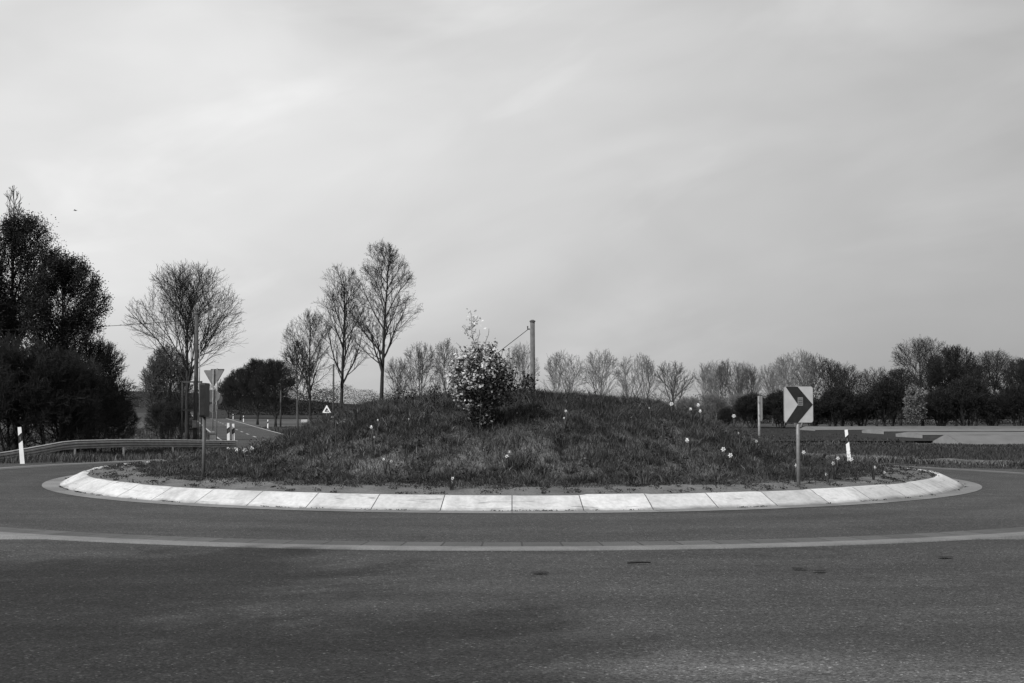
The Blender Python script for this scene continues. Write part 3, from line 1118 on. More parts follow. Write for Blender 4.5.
tw = Grow(84, 5.2, 0.1, 2.3, 0.62, 0.4, 0.06, 10, 9, 8, 4, 0.9, (24, 70), 0.05, 0.16, 0.009, 4)
s0 = None
for i, (px, d, s, lb) in enumerate([(96, 55, 0.70, 'dark twiggy shrub at the right foot of the thicket'),
                                    (72, 51, 0.85, 'dark twiggy shrub behind the bend of the guardrail'),
                                    (52, 49.5, 0.86, 'dark twiggy shrub right of the white marker post at the guardrail'),
                                    (14, 49, 0.95, 'dark twiggy shrub directly behind the left marker post'),
                                    (117, 62, 0.55, 'lowest straggling shrub where the thicket runs out'),
                                    (88, 60, 1.08, 'tall twiggy shrub rising behind the right foot of the thicket'),
                                    (162, 87, 0.55, 'twiggy shrub at the left foot of the low dense tree'),
                                    (177, 86, 0.55, 'twiggy shrub between the low dense tree and the open sign frame'),
                                    (-30, 49, 1.0, 'dark twiggy shrub at the left edge of the view')]):
    if s0 is None:
        s0 = make_tree('twiggy_shrub', lb, 'shrub', loc_at(px, d), tw, M['bark_dark'], None,
                       (1, 0.06, 0.035, M['leaf_black']), LG)
        s0.scale = (s, s, s)
    else:
        dup(s0, loc_at(px, d), i * 1.3, (s, s, s), lb)
sp = Grow(85, 12.6, 9.2, 0.7, 0.8, 0.5, 0.05, 8, 5, 3, 0, 0.97, (12, 40), 0.1, 0.1, 0.010)
make_tree('bare_sapling', 'thin bare sapling whose tip sticks out above the tallest dark tree', 'tree', loc_at(9, 58.5), sp, M['bark_dark'])

# tree beside the entry road behind the camera: it casts the soft shade on the foreground
fg = Grow(91, 11.0, 3.0, 4.2, 0.85, 0.45, 0.24, 19, 9, 7, 3, 0.86, (30, 64), 0.08, 0.13, 0.016)
rt = make_tree('roadside_tree', 'larger tree beside the entry road that shades the near asphalt', 'tree', (-11.5, 4.0, 0.0), fg, M['bark_mid'], None,
               None, 'trees beside the entry road')
dup(rt, (-8.7, 1.6, 0.0), 2.0, (0.85, 0.85, 0.9), 'smaller tree beside the entry road, right next to its edge')

# ------------------------------------------------------------------ flowering bush on the mound
bx, by = at(480, 24.9), 24.9
bush = thing('flowering_bush', 'flowering bush with pale blossoms on top growing on the front of the mound', 'bush', (bx, by, zm(bx, by)))
bg = Grow(101, 1.80, 0.06, 0.66, 0.92, 0.8, 0.020, 9, 8, 6, 3, 0.92, (14, 58), 0.03, 0.14, 0.0035, 4, 0.16)
bg.T.build('stem', M['bark_mid'], bush, True)
bc = bg.C.build('branches', M['bark_mid'], bush, True)
T = np.array([tuple(t) for t in bg.tips])
T = T[wob(T[:, 0] * 5.5 + T[:, 1] * 3, T[:, 2] * 5.5, 1.0, 4.0) > -0.45]
gg = np.random.default_rng(6)
T = T + np.stack([0.10 * T[:, 2] - 0.05, 0 * T[:, 0], 0 * T[:, 0]], -1) * (T[:, :1] > 0)
low = around(T, 3, 0.05, 7)
skirt = gg.normal(0, 1, (1500, 3))
skirt *= (gg.random(1500) ** 0.33 / np.linalg.norm(skirt, axis=1))[:, None]
skirt = np.array([0.05, -0.05, 0.50]) + skirt * np.array([0.34, 0.32, 0.50])
skirt = skirt[wob(skirt[:, 0] * 9, skirt[:, 2] * 9, 1.0, 2.0) > -0.25]
side = gg.normal(0, 1, (1100, 3)) * np.array([0.19, 0.2, 0.24]) + np.array([0.36, 0.05, 0.85])
low = np.concatenate([low, skirt, side])
leaf_quads('foliage', low[low[:, 2] > 0.05], 0.062, M['bush_leaf'], bush, 8)
# blossoms sit on the sunny upper left, and run up a long leading shoot
sc_ = (T[:, 2] / 1.9) * 1.3 - T[:, 0] * 0.55 - T[:, 1] * 0.15 + gg.normal(0, 0.24, len(T))
bl = T[sc_ > np.quantile(sc_, 0.50)]
bl = np.repeat(bl, 2, 0) + gg.normal(0, 0.03, (len(bl) * 2, 3)) + np.array([-0.04, -0.10, 0.04])
extra = []
for (x0, z0, x1, z1, nb) in ((-0.10, 1.5, -0.20, 2.36, 46), (-0.12, 1.75, -0.36, 2.05, 22), (-0.16, 2.0, -0.05, 2.25, 18),
                             (0.08, 1.4, 0.17, 2.0, 14), (0.16, 1.3, 0.34, 1.72, 10), (-0.04, 1.5, -0.02, 1.98, 10), (-0.2, 1.4, -0.48, 1.72, 10)):
    pts = [(x0 + (x1 - x0) * t + 0.02 * math.sin(9 * t), -0.05, z0 + (z1 - z0) * t) for t in np.linspace(0, 1, 6)]
    MB().tube(pts, [0.009 - 0.001 * k for k in range(6)], 5).build('shoot', M['bark_mid'], bush, True)
    for k in range(nb):
        t = gg.uniform(0.25, 1.0)
        extra.append((x0 + (x1 - x0) * t + gg.normal(0, 0.045), -0.05 + gg.normal(0, 0.045), z0 + (z1 - z0) * t + gg.normal(0, 0.03)))
dark_pts = []
for k in range(15):
    th_, z0 = gg.uniform(0, 2 * PI), gg.uniform(0.35, 1.45)
    r0 = 0.30 + 0.22 * math.sin(min(1.0, z0 / 1.3) * PI)
    ln = gg.uniform(0.22, 0.5)
    dx, dy, dz = math.cos(th_) * 0.55, math.sin(th_) * 0.55, gg.uniform(0.5, 1.1)
    st = np.array([math.cos(th_) * r0 * 0.7, math.sin(th_) * r0 * 0.7, z0])
    pts = [tuple(st + np.array([dx, dy, dz + 0.15 * t]) * ln * t) for t in np.linspace(0, 1, 5)]
    MB().tube(pts, [0.007, 0.006, 0.005, 0.004, 0.003], 5).build('shoot', M['bark_mid'], bush, True)
    for m_ in range(20):
        t = gg.uniform(0.2, 1.05)
        q = st + np.array([dx, dy, dz + 0.15 * t]) * ln * t + gg.normal(0, 0.03, 3)
        (extra if (math.cos(th_) < 0.3 and z0 > 0.7 and gg.random() < 0.6) else dark_pts).append(tuple(q))
leaf_quads('sprig_leaves', np.array(dark_pts), 0.06, M['bush_leaf'], bush, 19)
leaf_quads('blossom', np.concatenate([bl, np.array(extra)]), 0.066, M['blossom'], bush, 9)
# low dark plants on the crest
def tuft_plant(label, px, d, h, w, seed, mat=M['weed'], group='dark leafy plants on the mound'):
    x = at(px, d)
    t = thing('leafy_plant', label, 'plant', (x, d, zm(x, d)), 0, group)
    gw = Grow(seed, h, 0.02, w, 0.7, 0.45, 0.008, 7, 6, 4, 0, 0.9, (20, 65), 0.05, 0.15, 0.003, 3, 0.12)
    nb = len(gw.T.v)
    gw.T.v += gw.C.v
    gw.T.q += [tuple(a + nb for a in q) for q in gw.C.q]
    gw.T.build('stem', M['stem'], t, True)
    leaf_quads('foliage', around(gw.tips, 5, 0.04, seed), 0.06, mat, t, seed)


tuft_plant('dark leafy plant on the mound crest close left of the flowering bush', 437, 26.4, 0.62, 0.32, 111)
tuft_plant('dark leafy plant on the mound crest at the foot of the cut off pole', 527, 27.6, 0.60, 0.25, 112)
tuft_plant('low dark leafy plant on the crest under the tallest tree', 405, 27.5, 0.42, 0.34, 113)
tuft_plant('pale flowering tuft on the left shoulder of the mound', 336, 26.2, 0.36, 0.13, 114, M['pale_bush'])
tuft_plant('dark clump on the right slope of the mound below the daffodils', 664, 25.2, 0.34, 0.5, 115)
tuft_plant('dark clump near the right foot of the mound beside the edge-on sign', 744, 26.0, 0.30, 0.55, 116)

# ------------------------------------------------------------------ arrow signs
def rounded(w, h, r, n=5, cx=0.0, cz=0.0):
    pts = []
    for sx, sz, a0 in ((1, -1, -90), (1, 1, 0), (-1, 1, 90), (-1, -1, 180)):
        for k in range(n + 1):
            a = R(a0 + 90 * k / n)
            pts.append((cx + sx * (w / 2 - r) + r * math.cos(a), cz + sz * (h / 2 - r) + r * math.sin(a)))
    return pts


SW, SH = 0.54, 0.645


def arrow_sign(label, x, y, rz, base_z, plate_c, offx=0.0, back=M['sign_back'], double=False, post=M['galv'], group='arrow signs on the island'):
    t = thing('arrow_sign', label, 'road sign', (x, y, base_z), rz, group)
    MB().tube([(offx, 0.034, -0.3), (offx, 0.034, plate_c + (-SH / 2 + 0.02 if double else SH / 2 + 0.01))], 0.034 if double else 0.034, 12).build('post', post, t, True)
    p = MB().prism_xz(rounded(SW, SH, 0.045, 5, 0, plate_c), -0.010, 0.085 if double else 0.006).build('plate', back, t)
    # white face with the black chevron let in as its own thin sheeting
    MB().prism_xz(rounded(SW - 0.014, SH - 0.014, 0.04, 5, 0, plate_c), -0.0135, -0.011).build('face', M['sheet'], p)

    def uv(u, v):
        return ((u - 0.5) * SW, plate_c + (0.5 - v) * SH)
    ch = [uv(0.06, 0.99), uv(0.47, 0.99), uv(0.985, 0.5), uv(0.47, 0.01), uv(0.06, 0.01), uv(0.475, 0.5)]
    m = MB()
    for tri in ((0, 1, 2, 5), (5, 2, 3, 4)):
        m.prism_xz([ch[k] for k in tri], -0.0165, -0.0140)
    m.build('chevron', M['black'], p)
    s = MB()
    s.prism_xz(rounded(0.095, 0.145, 0.006, 2, 0.03, plate_c + 0.055), -0.0185, -0.0170)
    st = s.build('sticker', M['sticker'], p)
    s = MB()
    for k in range(4):
        s.box((0.03, -0.0205, plate_c + 0.10 - 0.03 * k), (0.075, 0.002, 0.011))
    s.build('sticker_print', M['black'], p)
    for zz in () if double else (0.17, -0.17):
        MB().box((offx, 0.030, plate_c + zz), (0.12, 0.045, 0.03)).build('clamp', M['galv'], t)
    return t


x, y = at(798, 22.2), 22.2
bz = zm(x, y)
arrow_sign('black and white arrow sign facing the road, on the right of the island', x, y, R(8), bz, (1.65 - (404.6 - HY) * 22.2 / F) - bz)
x, y = at(203, 24.0), 24.0
bz = zm(x, y)
arrow_sign('dark sign seen from its narrow side in front of the guardrail end', x, y, R(-86), bz, (1.65 - (400 - HY) * 24.0 / F) - bz, 0.0, M['black'], True, M['post_dark'])  # black plate carries the sign's unlit back in its colour
x, y = at(760, 33.0), 33.0
bz = zm(x, y)
arrow_sign('small edge-on sign on the far right side of the mound', x, y, R(88), bz, (1.65 - (408.5 - HY) * 33 / F) - bz, 0.0)


# ------------------------------------------------------------------ marker posts
def marker(label, loc, tilt=0.0, rz=0.0, group='white marker posts'):
    t = thing('marker_post', label, 'marker post', loc, rz, group)
    w0, w1, dd = 0.062, 0.048, 0.05

    def seg(z0, z1, s0, s1, grow=0.0):
        m = MB()
        b = []
        for z, s in ((z0, s0), (z1, s1)):
            for sx, sy in ((-1, -1), (1, -1), (0.75, 0.6), (0, 1), (-0.75, 0.6)):
                b.append(Vector((sx * (s + grow), sy * (dd + grow), z)))
        m.v = b
        m.ng = [(4, 3, 2, 1, 0), (5, 6, 7, 8, 9)]
        m.q = [(k, (k + 1) % 5, 5 + (k + 1) % 5, 5 + k) for k in range(5)]
        return m
    W = lambda z: w0 + (w1 - w0) * z
    body = seg(-0.2, 1.0, W(-0.2), W(1.0))
    # slanted cap at the top
    for k in (5, 6):
        body.v[k].z += 0.03
    body.build('body', M['post_white'], t)
    bm = MB()
    bm = seg(0.60, 0.82, W(0.6), W(0.82), 0.003)
    for k in (1, 6):
        bm.v[k].z += 0.05
    for k in (0, 5):
        bm.v[k].z -= 0.03
    b = bm.build('black_band', M['black'], t)
    MB().box((0, -dd - 0.006, 0.71), (0.030, 0.006, 0.10)).build('reflector', M['reflector'], b)
    t.rotation_euler = (0, tilt, rz)
    return t


mk = marker('leaning white marker post with black band in front of the left guardrail', (at(24.5, 35.7), 35.7, 0.0), R(-5.5), R(8))
mx = at(848, 40.0)
dup(mk, (mx, 40.0, zg(mx, 40) - 0.03), None, None, 'leaning white marker post in the grass right of the arrow sign').rotation_euler = (0, R(-5), R(-6))
for px, d, z, lb in ((229.4, 66.0, -0.58, 'left one of two marker posts standing together at the guardrail end'),
                     (234.4, 66.2, -0.62, 'right one of two marker posts standing together at the guardrail end')):
    dup(mk, (at(px, d), d, z), None, (1.25, 1.25, 1.25), lb).rotation_euler = (0, R(-1.5), R(10))
for px, d, lb in ((273.4, 142, 'tiny marker post beside the far road near the bushy trees'),
                  (248, 196, 'tiny marker post halfway along the far road'),
                  (234.5, 235, 'most distant marker post on the far road edge')):
    x = float(np.interp(d, ya, xa)) + 3.9
    dup(mk, (x, d, zg(x, d) - 0.05), None, None, lb).rotation_euler = (0, 0, 0)

# ------------------------------------------------------------------ guardrail
gr = thing('guardrail', 'long steel guardrail sloping into the ground at its left end', 'guardrail', (-15.8, 45.0, 0))
path = [(-19.6, 37.6, -0.42), (-18.3, 40.3, -0.14), (-17.0, 42.6, 0.10), (-15.95, 44.6, 0.36), (-15.7, 45.4, 0.385), (-14.9, 48.5, 0.34),
        (-13.95, 52.0, 0.23), (-12.55, 57.0, 0.05)]
prof = [(0.0, 0.0), (0.03, -0.006), (0.058, -0.024), (0.020, -0.055), (0.075, -0.09), (0.075, -0.13), (0.015, -0.155), (0.075, -0.18), (0.075, -0.22), (0.020, -0.255), (0.022, -0.285), (0.06, -0.302), (0.0, -0.31)]
P3 = [Vector(p) - Vector((-15.8, 45, 0)) for p in path]
fine_p = []
for i in range(len(P3) - 1):
    for k in range(4):
        fine_p.append(P3[i].lerp(P3[i + 1], k / 4))
fine_p.append(P3[-1])
m = MB()
K = len(prof)
for side in (0, 1):
    b = len(m.v)
    for i, p in enumerate(fine_p):
        t = (fine_p[min(i + 1, len(fine_p) - 1)] - fine_p[max(i - 1, 0)])
        t.z = 0
        t.normalize()
        nrm = Vector((t.y, -t.x, 0))
        for (u, v) in prof:
            m.v.append(p + nrm * (u - 0.004 * side) + Vector((0, 0, v)))
    for i in range(len(fine_p) - 1):
        for k in range(K - 1):
            q = (b + i * K + k, b + (i + 1) * K + k, b + (i + 1) * K + k + 1, b + i * K + k + 1)
            m.q.append(q if side == 0 else q[::-1])
m.build('beam', M['rail'], gr)
for i in (0, 1, 2, 4, 5, 6, 7):
    p = P3[i]
    zb = zg(p.x - 15.8, p.y + 45) - 0.4
    MB().box((p.x - 0.06, p.y, (p.z - 0.03 + zb) / 2), (0.07, 0.11, p.z - 0.03 - zb), R(10)).build('post', M['galv'], gr)
e = P3[-1]
MB().box((e.x + 0.03, e.y + 0.05, e.z - 0.155), (0.14, 0.10, 0.33), R(8)).build('end_plate', M['rail'], gr)

# ------------------------------------------------------------------ poles and wires
def pole(label, px, d, top_y, r0, r1, mat, conduit=False, cap=True, group='wooden poles', hh=None):
    x = at(px, d)
    zb = zg(x, d)
    top = 1.65 - (top_y - HY) * d / F
    t = thing('utility_pole', label, 'pole', (x, d, zb), 0, group)
    h = top - zb
    MB().tube([(0, 0, -0.3), (0.01, 0, h * 0.5), (0, 0, h)], [r0, (r0 + r1) / 2, r1], 14).build('shaft', mat, t, True)
    if cap:
        MB().tube([(0, 0, h + 0.003), (0, 0, h + 0.05), (0, 0, h + 0.09)], [r1 * 1.3, r1 * 1.25, r1 * 0.5], 12).build('cap', M['wood_dark'], t)
        i_ = MB().tube([(-r1 - 0.01, 0, h - 0.30), (-r1 - 0.10, 0, h - 0.28), (-r1 - 0.10, 0, h - 0.16)], [0.015, 0.02, 0.028], 8)
        i_.build('insulator', M['black'], t, True)
    if conduit:
        MB().tube([(r0 + 0.06, -0.02, 0), (r1 + 0.07, -0.02, h * 0.79)], 0.028, 8).build('conduit', M['galv'], t, True)
        MB().box((0.0, -r0 - 0.06, 1.3), (0.18, 0.1, 0.34)).build('junction_box', M['galv'], t)
    return t, Vector((x, d, top - 0.25))


p1, w1 = pole('pale wooden pole with flat dark cap rising behind the mound crest', 532.5, 50, 322, 0.108, 0.092, M['wood'])
p2, w2 = pole('dark wooden pole with conduit in front of the broad fan shaped tree', 196, 58, 314, 0.105, 0.09, M['wood_dark'], True)
pole('thin distant pole between the bushy trees and the slim young tree', 281, 150, 387, 0.11, 0.09, M['wood_dark'], False, False)
pole('thin distant pole right of the smaller rounded tree', 333.5, 150, 364, 0.12, 0.10, M['wood_dark'], False, False)


def wire(name, label, a, b, sag, r, cat='wire', kind=None):
    m = MB()
    pts = [a.lerp(b, t) - Vector((0, 0, sag * 4 * t * (1 - t))) for t in np.linspace(0, 1, 17)]
    o = m.tube(pts, r, 5).build(name, M['wire'], None, True)
    return tag(o, label, cat)


gx, gy = w1.x - 7.2, w1.y + 5.0
wire('guy_wire', 'guy wire running down to the left from the top of the pale pole', w1 + Vector((-0.12, 0, 0)), Vector((gx, gy, zg(gx, gy))), 0.05, 0.014)
ex = at(-60, 49)
wire('overhead_wire', 'thin overhead wire from the dark pole into the thicket on the left', w2 + Vector((-0.1, 0, 0)),
     Vector((ex, 49, 1.65 - (331 - HY) * 49 / F)), 0.12, 0.011)

# ------------------------------------------------------------------ road signs seen from behind, and the distant warning sign
def ngon(n, r, cz, a0=0.0):
    return [(r * math.cos(R(a0) + 2 * PI * k / n), cz + r * math.sin(R(a0) + 2 * PI * k / n)) for k in range(n)]


def round_tri(side, cz, down, rc=0.05):
    h = side * math.sqrt(3) / 2
    s = -1 if down else 1
    corners = [Vector((-side / 2, -s * h / 3)), Vector((side / 2, -s * h / 3)), Vector((0, s * 2 * h / 3))]
    if down:
        corners = corners[::-1]
    pts = []
    for i in range(3):
        c = corners[i]
        a = (corners[i - 1] - c).normalized()
        b = (corners[(i + 1) % 3] - c).normalized()
        for p, q in ((c + a * rc, 0), (c + (a + b) * rc * 0.33, 0), (c + b * rc, 0)):
            pts.append((p.x, cz + p.y))
    return pts


def sign_pair(label, px, d, tri_y, cir_y, side, dia, rz, extra=None, mat=M['sign_back']):
    x = at(px, d)
    zb = zg(x, d)
    t = thing('road_sign', label, 'road sign', (x, d, zb), rz, 'backs of road signs at the far road')
    zt = 1.65 - (tri_y - HY) * d / F - zb
    zc = 1.65 - (cir_y - HY) * d / F - zb
    MB().tube([(0, -0.05, -0.3), (0, -0.05, zt + side * 0.33)], 0.034, 10).build('post', M['galv'], t, True)
    MB().prism_xz(round_tri(side, zt, True, 0.07), 0.0, 0.012).build('give_way_plate', mat, t)
    MB().prism_xz(ngon(28, dia / 2, zc), 0.0, 0.012).build('round_plate', mat, t)
    if extra:
        z2 = 1.65 - (extra - HY) * d / F - zb
        MB().prism_xz(ngon(24, 0.24, z2), 0.0, 0.012).build('lower_plate', mat, t)
    for z in (zt + 0.1, zc):
        MB().box((0, -0.03, z), (0.14, 0.05, 0.03)).build('clamp', M['galv'], t)
    return t


sign_pair('nearer of two grey sign backs, a triangle above a round plate', 213.5, 66, 376, 396, 1.06, 0.68, R(4), 408)
sign_pair('second give way sign half hidden behind the nearer grey sign post', 217.5, 74, 373.5, 399, 0.92, 0.66, R(-10), None, M['sign_dark'])

bd = thing('sign_frame', 'dark open sign frame with two cross bars beside the dark pole', 'sign frame', (at(192, 62), 62, zg(at(192, 62), 62)), R(3))
zt, zb_ = 1.65 + 25 * 62 / F + 0.5, 1.65 - 3 * 62 / F + 0.5
for z in (zt, zb_):
    MB().box((0, -0.03, z), (1.0, 0.05, 0.08)).build('cross_bar', M['post_dark'], bd)
for sx in (-0.47, 0.47):
    MB().tube([(sx, 0.04, -0.3), (sx, 0.04, zt + 0.05)], 0.035, 8).build('post', M['post_dark'], bd, True)

x = at(327, 146)
ws = thing('warning_sign', 'small white triangular warning sign standing before the distant dark field', 'road sign', (x, 146, zg(x, 146)))
zc = 1.65 - (410.2 - HY) * 146 / F - zg(x, 146)
MB().tube([(0, 0.05, -0.2), (0, 0.05, zc + 0.2)], 0.035, 8).build('post', M['galv'], ws, True)
pl = MB().prism_xz(round_tri(1.08, zc, False, 0.08), 0.0, 0.012).build('border', M['post_white'], ws)
MB().prism_xz(round_tri(0.55, zc - 0.02, False, 0.05), -0.006, -0.002).build('symbol_field', M['black'], pl)
MB().box((0.05, -0.011, zc - 0.06), (0.10, 0.004, 0.13), 0).build('symbol', M['post_white'], pl)
x = at(305, 190)
tag(MB().prism_xz(rounded(0.95, 0.42, 0.12, 5, 0, 0.21), -0.5, 0.5).build('wrapped_bale', M['straw'], None),
    'small pale wrapped bale lying in the far field between tree trunks', 'bale').location = (x, 190, zg(x, 190) + 0.03)
x = at(213.5, 62)
bl_ = thing('bollard', 'pale round topped bollard at the foot of the grey sign posts behind the guardrail', 'bollard', (x, 62, zg(x, 62)))
MB().tube([(0, 0, -0.1), (0, 0, 0.78)], 0.15, 16).build('body', M['stone'], bl_, True)
MB().tube([(0, 0, 0.782), (0, 0, 0.88), (0, 0, 0.94), (0, 0, 0.965)], [0.152, 0.135, 0.085, 0.02], 16).build('cap', M['stone'], bl_, True)

# ------------------------------------------------------------------ low foil tunnels in the right hand field
def tunnel(label, px, d, length, w, h, wall, rz):
    x = at(px, d)
    t = thing('foil_tunnel', label, 'foil tunnel', (x, d, zg(x, d) - 0.05), rz, 'low foil tunnels in the field')
    m = MB()
    nseg = 14
    sec = [(-w / 2, wall), (-w * 0.06, h * 0.97), (0, h), (w * 0.06, h * 0.97), (w / 2, wall)]
    for i in range(nseg + 1):
        xx_ = length * i / nseg
        for (yv, zv) in sec:
            m.v.append(Vector((xx_, yv, zv - (0.03 if (i % 2 and zv > wall) else 0))))
    S = len(sec)
    for i in range(nseg):
        for k in range(S - 1):
            m.q.append((i * S + k, (i + 1) * S + k, (i + 1) * S + k + 1, i * S + k + 1))
    m.build('roof', M['foil'], t)
    e = MB()
    e.v = [Vector((-0.02, y_, z_)) for y_, z_ in [(-w / 2, 0)] + sec + [(w / 2, 0)]]
    e.ng = [tuple(range(S + 2))[::-1]]
    e.build('gable', M['foil_end'], t)
    if wall > 0.05:
        b = MB()
        for sy in (-1, 1):
            b.box((length / 2, sy * (w / 2 - 0.06), wall / 2 - 0.01), (length - 0.1, 0.06, wall - 0.03))
        b.build('dark_side_strip', M['sign_dark'], t)  # dark strips below the eaves set the rows apart
    return t


for i, (px, d, ln, wl, lb) in enumerate([
        (945, 90, 36, 0.02, 'nearest low foil tunnel, its gable towards the right part of the field'),
        (908, 102, 44, 0.44, 'second low foil tunnel from the front'),
        (872, 116, 52, 0.45, 'third low foil tunnel from the front'),
        (806, 131, 44, 0.30, 'farthest low foil tunnel, starting right of the arrow sign post')]):
    tunnel(lb, px, d, ln, 5.0, 0.64, wl, R(7))

# ------------------------------------------------------------------ daffodils
DG = 'daffodils scattered over the island'
fl = {}


def daffodil(label, px, py, d, size=1.0):
    """single flower whose head shows at (px, py)"""
    x = at(px, d)
    zb = zm(x, d) if math.hypot(x - CX, d - CY) < 9.4 else zg(x, d)
    zh = 1.65 - (py - HY) * d / F
    h = max(zh - zb, 0.12)
    if not fl:
        t = thing('daffodil', label, 'flower', (x, d, zb), 0, DG)
        m = MB()
        m.tube([(0, 0, -0.05), (0.01, 0, 0.5), (0.0, -0.03, 1.0)], [0.006, 0.005, 0.004], 5)
        m.build('stem', M['stem'], t, True)
        lf = MB()
        for k in range(5):
            a = k * 1.3
            ca, sa = math.cos(a), math.sin(a)
            i0 = len(lf.v)
            for (rr_, zz, ww) in ((0.015, -0.03, 0.008), (0.05, 0.17, 0.009), (0.11, 0.26, 0.003)):
                for sg in (-1, 1):
                    lf.v.append(Vector((ca * rr_ - sa * ww * sg, sa * rr_ + ca * ww * sg, zz)))
            lf.q += [(i0, i0 + 1, i0 + 3, i0 + 2), (i0 + 2, i0 + 3, i0 + 5, i0 + 4)]
        lf.build('leaves', M['weed'], t)
        b = MB()
        c = Vector((0, -0.045, 1.0))
        for k in range(6):
            a = 2 * PI * k / 6
            u = Vector((math.cos(a), 0, math.sin(a)))
            w = Vector((-math.sin(a), 0, math.cos(a)))
            i0 = len(b.v)
            b.v += [c, c + u * 0.035 + w * 0.022 + Vector((0, -0.006, 0)), c + u * 0.068, c + u * 0.035 - w * 0.022 + Vector((0, -0.006, 0))]
            b.q.append((i0, i0 + 1, i0 + 2, i0 + 3))
        b.build('petals', M['petal'], t)
        MB().tube([(0, -0.043, 1.0), (0, -0.07, 1.0), (0, -0.085, 1.0)], [0.016, 0.020, 0.027], 9, False).build('trumpet', M['petal'], t, True)
        fl['o'] = t
    else:
        t = dup(fl['o'], (x, d, zb), 0, None, label)
    t.rotation_euler = (0, 0, random.Random(px * 3 + py).uniform(-1.2, 1.2))
    # keep the bloom round whatever the stem length: parts are stretched, not the flower
    for ch in t.children:
        if ch.name.startswith('leaves'):
            continue
        if ch.name.startswith('stem'):
            ch.scale = (1, 1, h)
        else:
            ch.location = (0, 0, h - 1.0 * size)
            ch.scale = (size, size, size)
    return t


def face_depth(px, py, lo=19.8, hi=32):
    """first distance at which the sight line at (px, py) comes within a flower's height of the island"""
    best = lo
    for d in np.arange(lo, hi, 0.05):
        x = at(px, d)
        if math.hypot(x - CX, d - CY) > 8.9:
            continue
        z = 1.65 - (py - HY) * d / F
        if z - zm(x, d) < 0.30:
            return float(d)
        best = d
    return float(CY)


flowers = [
    (373, 427, 1.1, 'larger daffodil at mid height on the left face of the mound'),
    (379, 420, 0.7, 'small upper daffodil of the group on the left face of the mound'),
    (374, 437, 0.7, 'lowest small daffodil of the group on the left face of the mound'),
    (385, 459, 0.8, 'left daffodil of the pair near the left foot of the mound'),
    (391, 461, 0.9, 'right daffodil of the pair near the left foot of the mound'),
    (408, 419, 0.7, 'small daffodil below the leafy plant on the left face'),
    (508, 452, 1.3, 'bright daffodil alone on the middle of the mound below the bush'),
    (507, 456, 0.9, 'daffodil touching the bright one below the bush'),
    (453, 478, 0.8, 'upper daffodil of the low pair above the kerb left of centre'),
    (451, 482, 0.7, 'lower daffodil of the low pair above the kerb left of centre'),
    (566, 411, 0.7, 'tiny daffodil high on the mound right of the bush'),
    (565, 418, 0.7, 'tiny daffodil under the high one right of the bush'),
    (671, 404, 1.2, 'daffodil standing up on the crest right of centre'),
    (648, 408, 0.7, 'small daffodil on the crest left of the upright one'),
    (691, 409, 0.9, 'left daffodil of the trio on the right crest'),
    (699, 405, 1.3, 'top daffodil of the trio on the right crest'),
    (701, 411, 1.1, 'lower right daffodil of the trio on the right crest'),
    (733, 416, 1.3, 'daffodil on the right shoulder near the edge-on sign'),
    (737, 433, 0.7, 'small daffodil under the shoulder one near the edge-on sign'),
    (688, 440, 1.3, 'bright daffodil alone on the right face of the mound'),
    (722, 449, 1.3, 'upper daffodil of the close pair at the right foot of the mound'),
    (729, 455, 1.3, 'lower daffodil of the close pair at the right foot of the mound'),
    (755, 441, 0.9, 'daffodil at the foot of the edge-on sign post'),
    (802, 452, 1.2, 'daffodil just right of the arrow sign post'),
    (794, 465, 1.0, 'daffodil left of the foot of the arrow sign post'),
    (836, 458, 1.1, 'upper daffodil in front of the right marker post'),
    (833, 463, 1.0, 'lower daffodil in front of the right marker post'),
    (850, 459, 1.1, 'daffodil at the right of the marker post foot'),
    (872, 467, 1.0, 'daffodil alone between the marker post and the kerb'),
    (882, 475, 0.9, 'daffodil closest to the right part of the kerb'),
    (826, 474, 0.8, 'low daffodil on the soil right of the arrow sign'),
    (240, 450, 1.5, 'left daffodil of the three by the guardrail end'),
    (246, 450, 1.5, 'middle daffodil of the three by the guardrail end'),
    (254, 449, 1.4, 'right daffodil of the three by the guardrail end'),
]
for px, py, s, lb in flowers:
    d = face_depth(px, py)
    if px in (240, 246, 254):
        d = 27.5
    daffodil(lb, px, py, d, s * 0.62)

# ------------------------------------------------------------------ things lying on the road, and a bird
x, y = at(638, 13.2), 13.2
tag(MB().tube([(-0.12, -0.02, 0.008), (-0.02, 0.0, 0.011), (0.07, 0.012, 0.009), (0.125, 0.028, 0.008)], [0.011, 0.010, 0.009, 0.006], 6)
    .build('stick', M['litter'], None, True), 'thin dark stick lying on the asphalt right of centre', 'stick').location = (x, y, 0.0)


def scrap(label, px, py, w, l, seed):
    d = 1.65 * F / (py - HY)
    gg = random.Random(seed)
    m = MB()
    nn = 12
    for zt_ in (0.0, 1.0):
        for k in range(nn):
            a = 2 * PI * k / nn
            q = gg.uniform(0.55, 1.1)
            m.v.append(Vector((w / 2 * math.cos(a) * q, l / 2 * math.sin(a) * q, 0.001 + zt_ * gg.uniform(0.002, 0.006))))
    m.ng = [tuple(range(nn))[::-1], tuple(range(nn, 2 * nn))]
    m.q = [(k, (k + 1) % nn, nn + (k + 1) % nn, nn + k) for k in range(nn)]
    o = m.build('leaf_scrap', M['litter'])
    o.location = (at(px, d), d, 0.002)
    return tag(o, label, 'leaf', 'dark leaf scraps on the asphalt')


